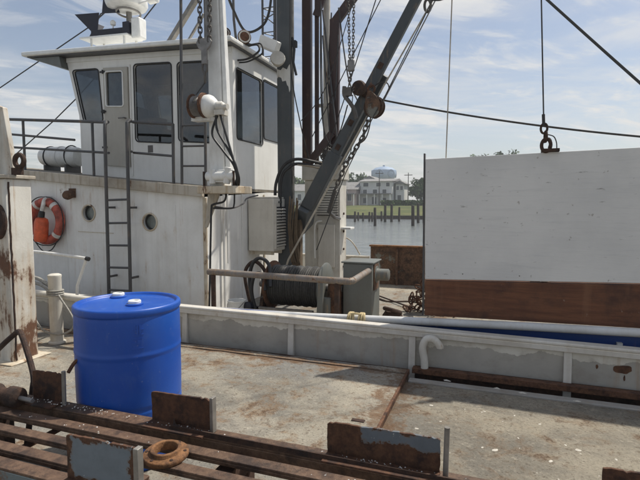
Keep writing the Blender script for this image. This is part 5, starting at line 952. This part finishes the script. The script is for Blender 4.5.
cb = thing('control_cabinet', 'grey steel control cabinet with a motor stub beside the winch', 'cabinet', (-1.6, 6, -.1))
MB().box(-1.80, -1.42, 5.80, 6.22, -.098, .72).build('case', 'cabinet_grey', cb, bev=.012)
MB().box(-1.82, -1.40, 5.78, 6.24, .722, .742).build('lid', 'cabinet_grey', cb, bev=.006)
m = MB(); m.lathe((-1.418, 5.98, .57), (1, 0, 0), [(.11, 0), (.11, .02), (.08, .022), (.075, .05), (.075, .165), (.06, .175), (.02, .175)], 22, sx=1, sy=1); m.build('motor_stub', 'cabinet_grey', cb)
MB().box(-1.418, -1.405, 5.86, 6.10, .38, .74 - .03).build('mount_plate', 'rust_wall', cb)
MB().box(-1.815, -1.801, 5.86, 6.16, .1, .6).build('side_panel', 'cabinet_grey', cb)
bu = thing('bucket', 'small white plastic bucket standing beside the winch', 'bucket', (-3.2, 5.55, -.1))
m = MB(); m.lathe((-3.17, 5.50, -.098), (0, 0, 1), [(.095, 0), (.115, .285), (.122, .287), (.122, .305), (.113, .305), (.093, .02), (.01, .02)], 26); m.build('pail', 'white_gloss', bu)
m = MB(); m.tube(curve([(-3.29, 5.50, .20), (-3.25, 5.40, .12), (-3.17, 5.375, .08), (-3.09, 5.40, .12), (-3.05, 5.50, .20)], 5), .005, 6); m.build('handle', 'steel', bu)
for i, pts in enumerate((((-3.05, 5.75, -.03), (-3.12, 5.72, .25), (-3.15, 5.7, .55), (-3.02, 5.7, .70), (-2.88, 5.7, .62), (-2.80, 5.72, .42)), ((-2.98, 5.68, -.03), (-3.06, 5.66, .4), (-3.02, 5.66, .66), (-2.90, 5.66, .755), (-2.78, 5.68, .66), (-2.70, 5.55, .40)), ((-2.92, 5.6, .0), (-3.0, 5.6, .3), (-2.96, 5.6, .52), (-2.86, 5.6, .55), (-2.78, 5.56, .35)))):
    m = MB(); m.tube(curve(pts, 7), .024, 10); tag(m.build('winch_hose', 'black' if i else 'rust_dark'), ('brown arching hose behind the white bucket at the winch', 'tall black arching hose beside the winch drum', 'small black arching hose low beside the winch drum')[i], 'hose')
m = MB(); m.box(-3.10, -2.95, 5.60, 5.72, -.098, .10); m.lathe((-3.02, 5.62, .11), (0, -1, .2), [(.06, 0), (.06, .12), (.03, .14)], 14); tag(m.build('hydraulic_valve', 'navy_box'), 'dark hydraulic valve block between the bucket and the winch', 'valve')
m = MB()
for X in (-1.325, -1.215):
    for k in range(3): m.torus((X + k * .016, 4.52, .342), (1, .2 * (k - 1), 0), .055, .012, 18, 6)
m.tube(curve([(-1.31, 4.49, .388), (-1.26, 4.48, .402), (-1.20, 4.49, .392)], 4), .011, 6); tag(m.build('rope_lashing', 'rope_yellow'), 'yellowish rope lashing tied around the white gunwale pipe', 'rope')
# tangled gear heap at the panel's far edge
q = random.Random(6); cpile = thing('chain_pile', 'tangled pile of rusty chain on the deck beside the white panel', 'chain', (-.88, 7.0, -.1))
m = MB(); m.torus((0, 0, 0), (0, 0, 1), .05, .011, 12, 5, .7, 1.25); lk0 = m.build('link', 'rust', base=(0, 0, 0)); lk0.parent = cpile
for i in range(110):
    lk = lk0 if i == 0 else lk0.copy()
    if i: C.objects.link(lk); lk.parent = cpile
    h = q.random() ** 1.3; lk.location = (q.gauss(0, .17) * (1.1 - h), q.gauss(0, .14) * (1.1 - h), .04 + h * .58); lk.rotation_euler = (q.uniform(0, 6), q.uniform(0, 6), q.uniform(0, 6))
m = MB(); m.tube(sag((-1.0, 6.9, -.06), (-2.2, 8.3, -.08), .0, 6), .012, 6); m.tube(curve([(-.8, 7.3, -.085), (-1.2, 7.6, -.085), (-1.6, 7.5, -.085), (-1.9, 7.9, -.085)], 6), .012, 6); tag(m.build('deck_hose', 'rust_dark'), 'thin dark hose lying across the sunlit sandy deck', 'hose')
m = MB(); m.lathe((-1.30, 6.5, -.098), (0, 0, 1), [(.13, 0), (.14, .03), (.10, .09), (.04, .11)], 16); m.torus((-1.30, 6.5, .0), (.2, .3, 1), .11, .03, 18, 8); tag(m.build('rope_coil', 'rust_dark'), 'dark coil of rope on the deck beside the grey cabinet', 'rope')

# ------------------------------------------------------------------ white panel, plank, lifting gear
pn = thing('plywood_panel', 'large white painted plywood panel standing on the brown plank', 'panel', (.9, 4.65, .4))
m = MB(); m.hexa([(-.615, 4.62, .755), (3.4, 4.58, .90), (3.4, 4.64, .90), (-.615, 4.68, .755), (-.628, 4.62, 1.890), (3.4, 4.58, 1.985), (3.4, 4.64, 1.985), (-.628, 4.68, 1.890)]); m.build('board', 'panel', pn, bev=.004)
m = MB(); m.beam((-.632, 4.66, .40), (-.642, 4.66, 1.945), .014, .05, (0, 1, 0)); m.build('edge_post', 'rail_grey', pn)
for X in (.4, 1.6, 2.9): m = MB(); m.box(X, X + .07, 4.69, 4.78, .45, 1.88); m.build('back_brace', 'panel', pn)
q = random.Random(2)
for i in range(9):
    X = q.uniform(-.55, 2.5); m = MB(); m.lathe((X, 4.6205 - (X + .615) * .00996, .80 + (X + .615) * .036 + q.choice((0, 0, .01, .3, .75, .95))), (0, -1, 0), [(.005, 0), (.004, .003)], 8); m.build('nail_head', 'rust_dark', pn)
pk = MB(); pk.hexa([(-.612, 4.615, .405), (3.4, 4.575, .49), (3.4, 4.655, .49), (-.612, 4.695, .405), (-.612, 4.615, .742), (3.4, 4.575, .885), (3.4, 4.655, .885), (-.612, 4.695, .742)])
tag(pk.build('timber_plank', 'plank', bev=.004), 'wide reddish brown weathered plank under the white plywood panel', 'plank')
lh = thing('lifting_shackle', 'rusty hook and shackles gripping the top edge of the white panel', 'shackle', (.42, 4.62, 1.92))
m = MB(); m.torus((.375, 4.61, 2.12), (.2, 1, 0), .032, .010, 18, 8, .8, 1.3); m.torus((.39, 4.61, 2.05), (1, .2, 0), .034, .011, 18, 8, .8, 1.3); m.build('shackle', 'rust_dark', lh)
m = MB(); m.torus((.395, 4.60, 1.975), (.2, 1, 0), .045, .015, 20, 8, .8, 1.2); m.tube(curve([(.375, 4.6, 2.0), (.41, 4.6, 2.03), (.43, 4.6, 2.0), (.42, 4.6, 1.95)], 5), .012, 8); m.box(.36, .50, 4.575, 4.665, 1.918, 1.945); m.build('hook', 'rust_dark', lh)
m = MB(); m.tube(curve([(.39, 4.61, 2.07), (.45, 4.61, 2.05), (.475, 4.61, 2.0), (.48, 4.61, 1.945)], 5), .005, 6); m.build('tie_wire', 'cable_dark', lh)
m = MB(); m.tube([(.372, 4.61, 2.15), (.32, 4.62, 3.2), (.26, 4.62, 4.4)], .006, 8); m.tube([(.372, 4.61, 2.14), (.366, 4.61, 2.24)], .013, 8); tag(m.build('lifting_wire', 'cable_dark'), 'taut dark lifting wire holding the hook on the white panel', 'wire')
m = MB(); m.tube([(-.445, 4.65, 1.890), (-.42, 4.65, 3.3), (-.40, 4.65, 4.4)], .0055, 7); tag(m.build('guide_line', 'cable_light'), 'pale upright line rising from the white panel near its edge post', 'line')
m = MB(); m.tube(sag((-1.6, 12.1, 8.75), (6.3, 11.8, .3), .10, 26), .030, 8); tag(m.build('mooring_cable', 'cable_dark'), 'thick dark cable slanting across the sky down beyond the white panel', 'cable')
# stays left of the wheelhouse
for pts, lab in ((((-13.5, 8.5, 3.40), (-11.31, 8.5, 4.25), (-8.52, 8.5, 5.32), (-6.8, 8.2, 5.95)), 'long dark stay wire passing over the bow end of the wheelhouse roof'), (((-11.5, 8.5, 2.30), (-9.6, 8.5, 3.39), (-8.97, 8.5, 3.80), (-8.0, 8.45, 4.45), (-7.25, 8.4, 5.0), (-6.0, 8.3, 5.95)), 'dark stay wire slanting up behind the wheelhouse from the railing')):
    m = MB(); m.tube(pts, .013, 7); tag(m.build('stay_wire', 'cable_dark'), lab, 'wire')

# ------------------------------------------------------------------ sea air over the harbour
hv = MB(); hv.box(-420, 420, -60, 480, -2.9, 30)
hz = hv.build('haze', None); hz['kind'] = 'stuff'
hm = bpy.data.materials.new('sea_air'); hm.use_nodes = True; ht = hm.node_tree; ht.nodes.clear()
ho = ht.nodes.new('ShaderNodeOutputMaterial'); pv = ht.nodes.new('ShaderNodeVolumePrincipled')
pv.inputs['Color'].default_value = (.86, .90, .95, 1); pv.inputs['Density'].default_value = .0010; pv.inputs['Anisotropy'].default_value = .2
ht.links.new(pv.outputs[0], ho.inputs['Volume']); hz.data.materials.append(hm)
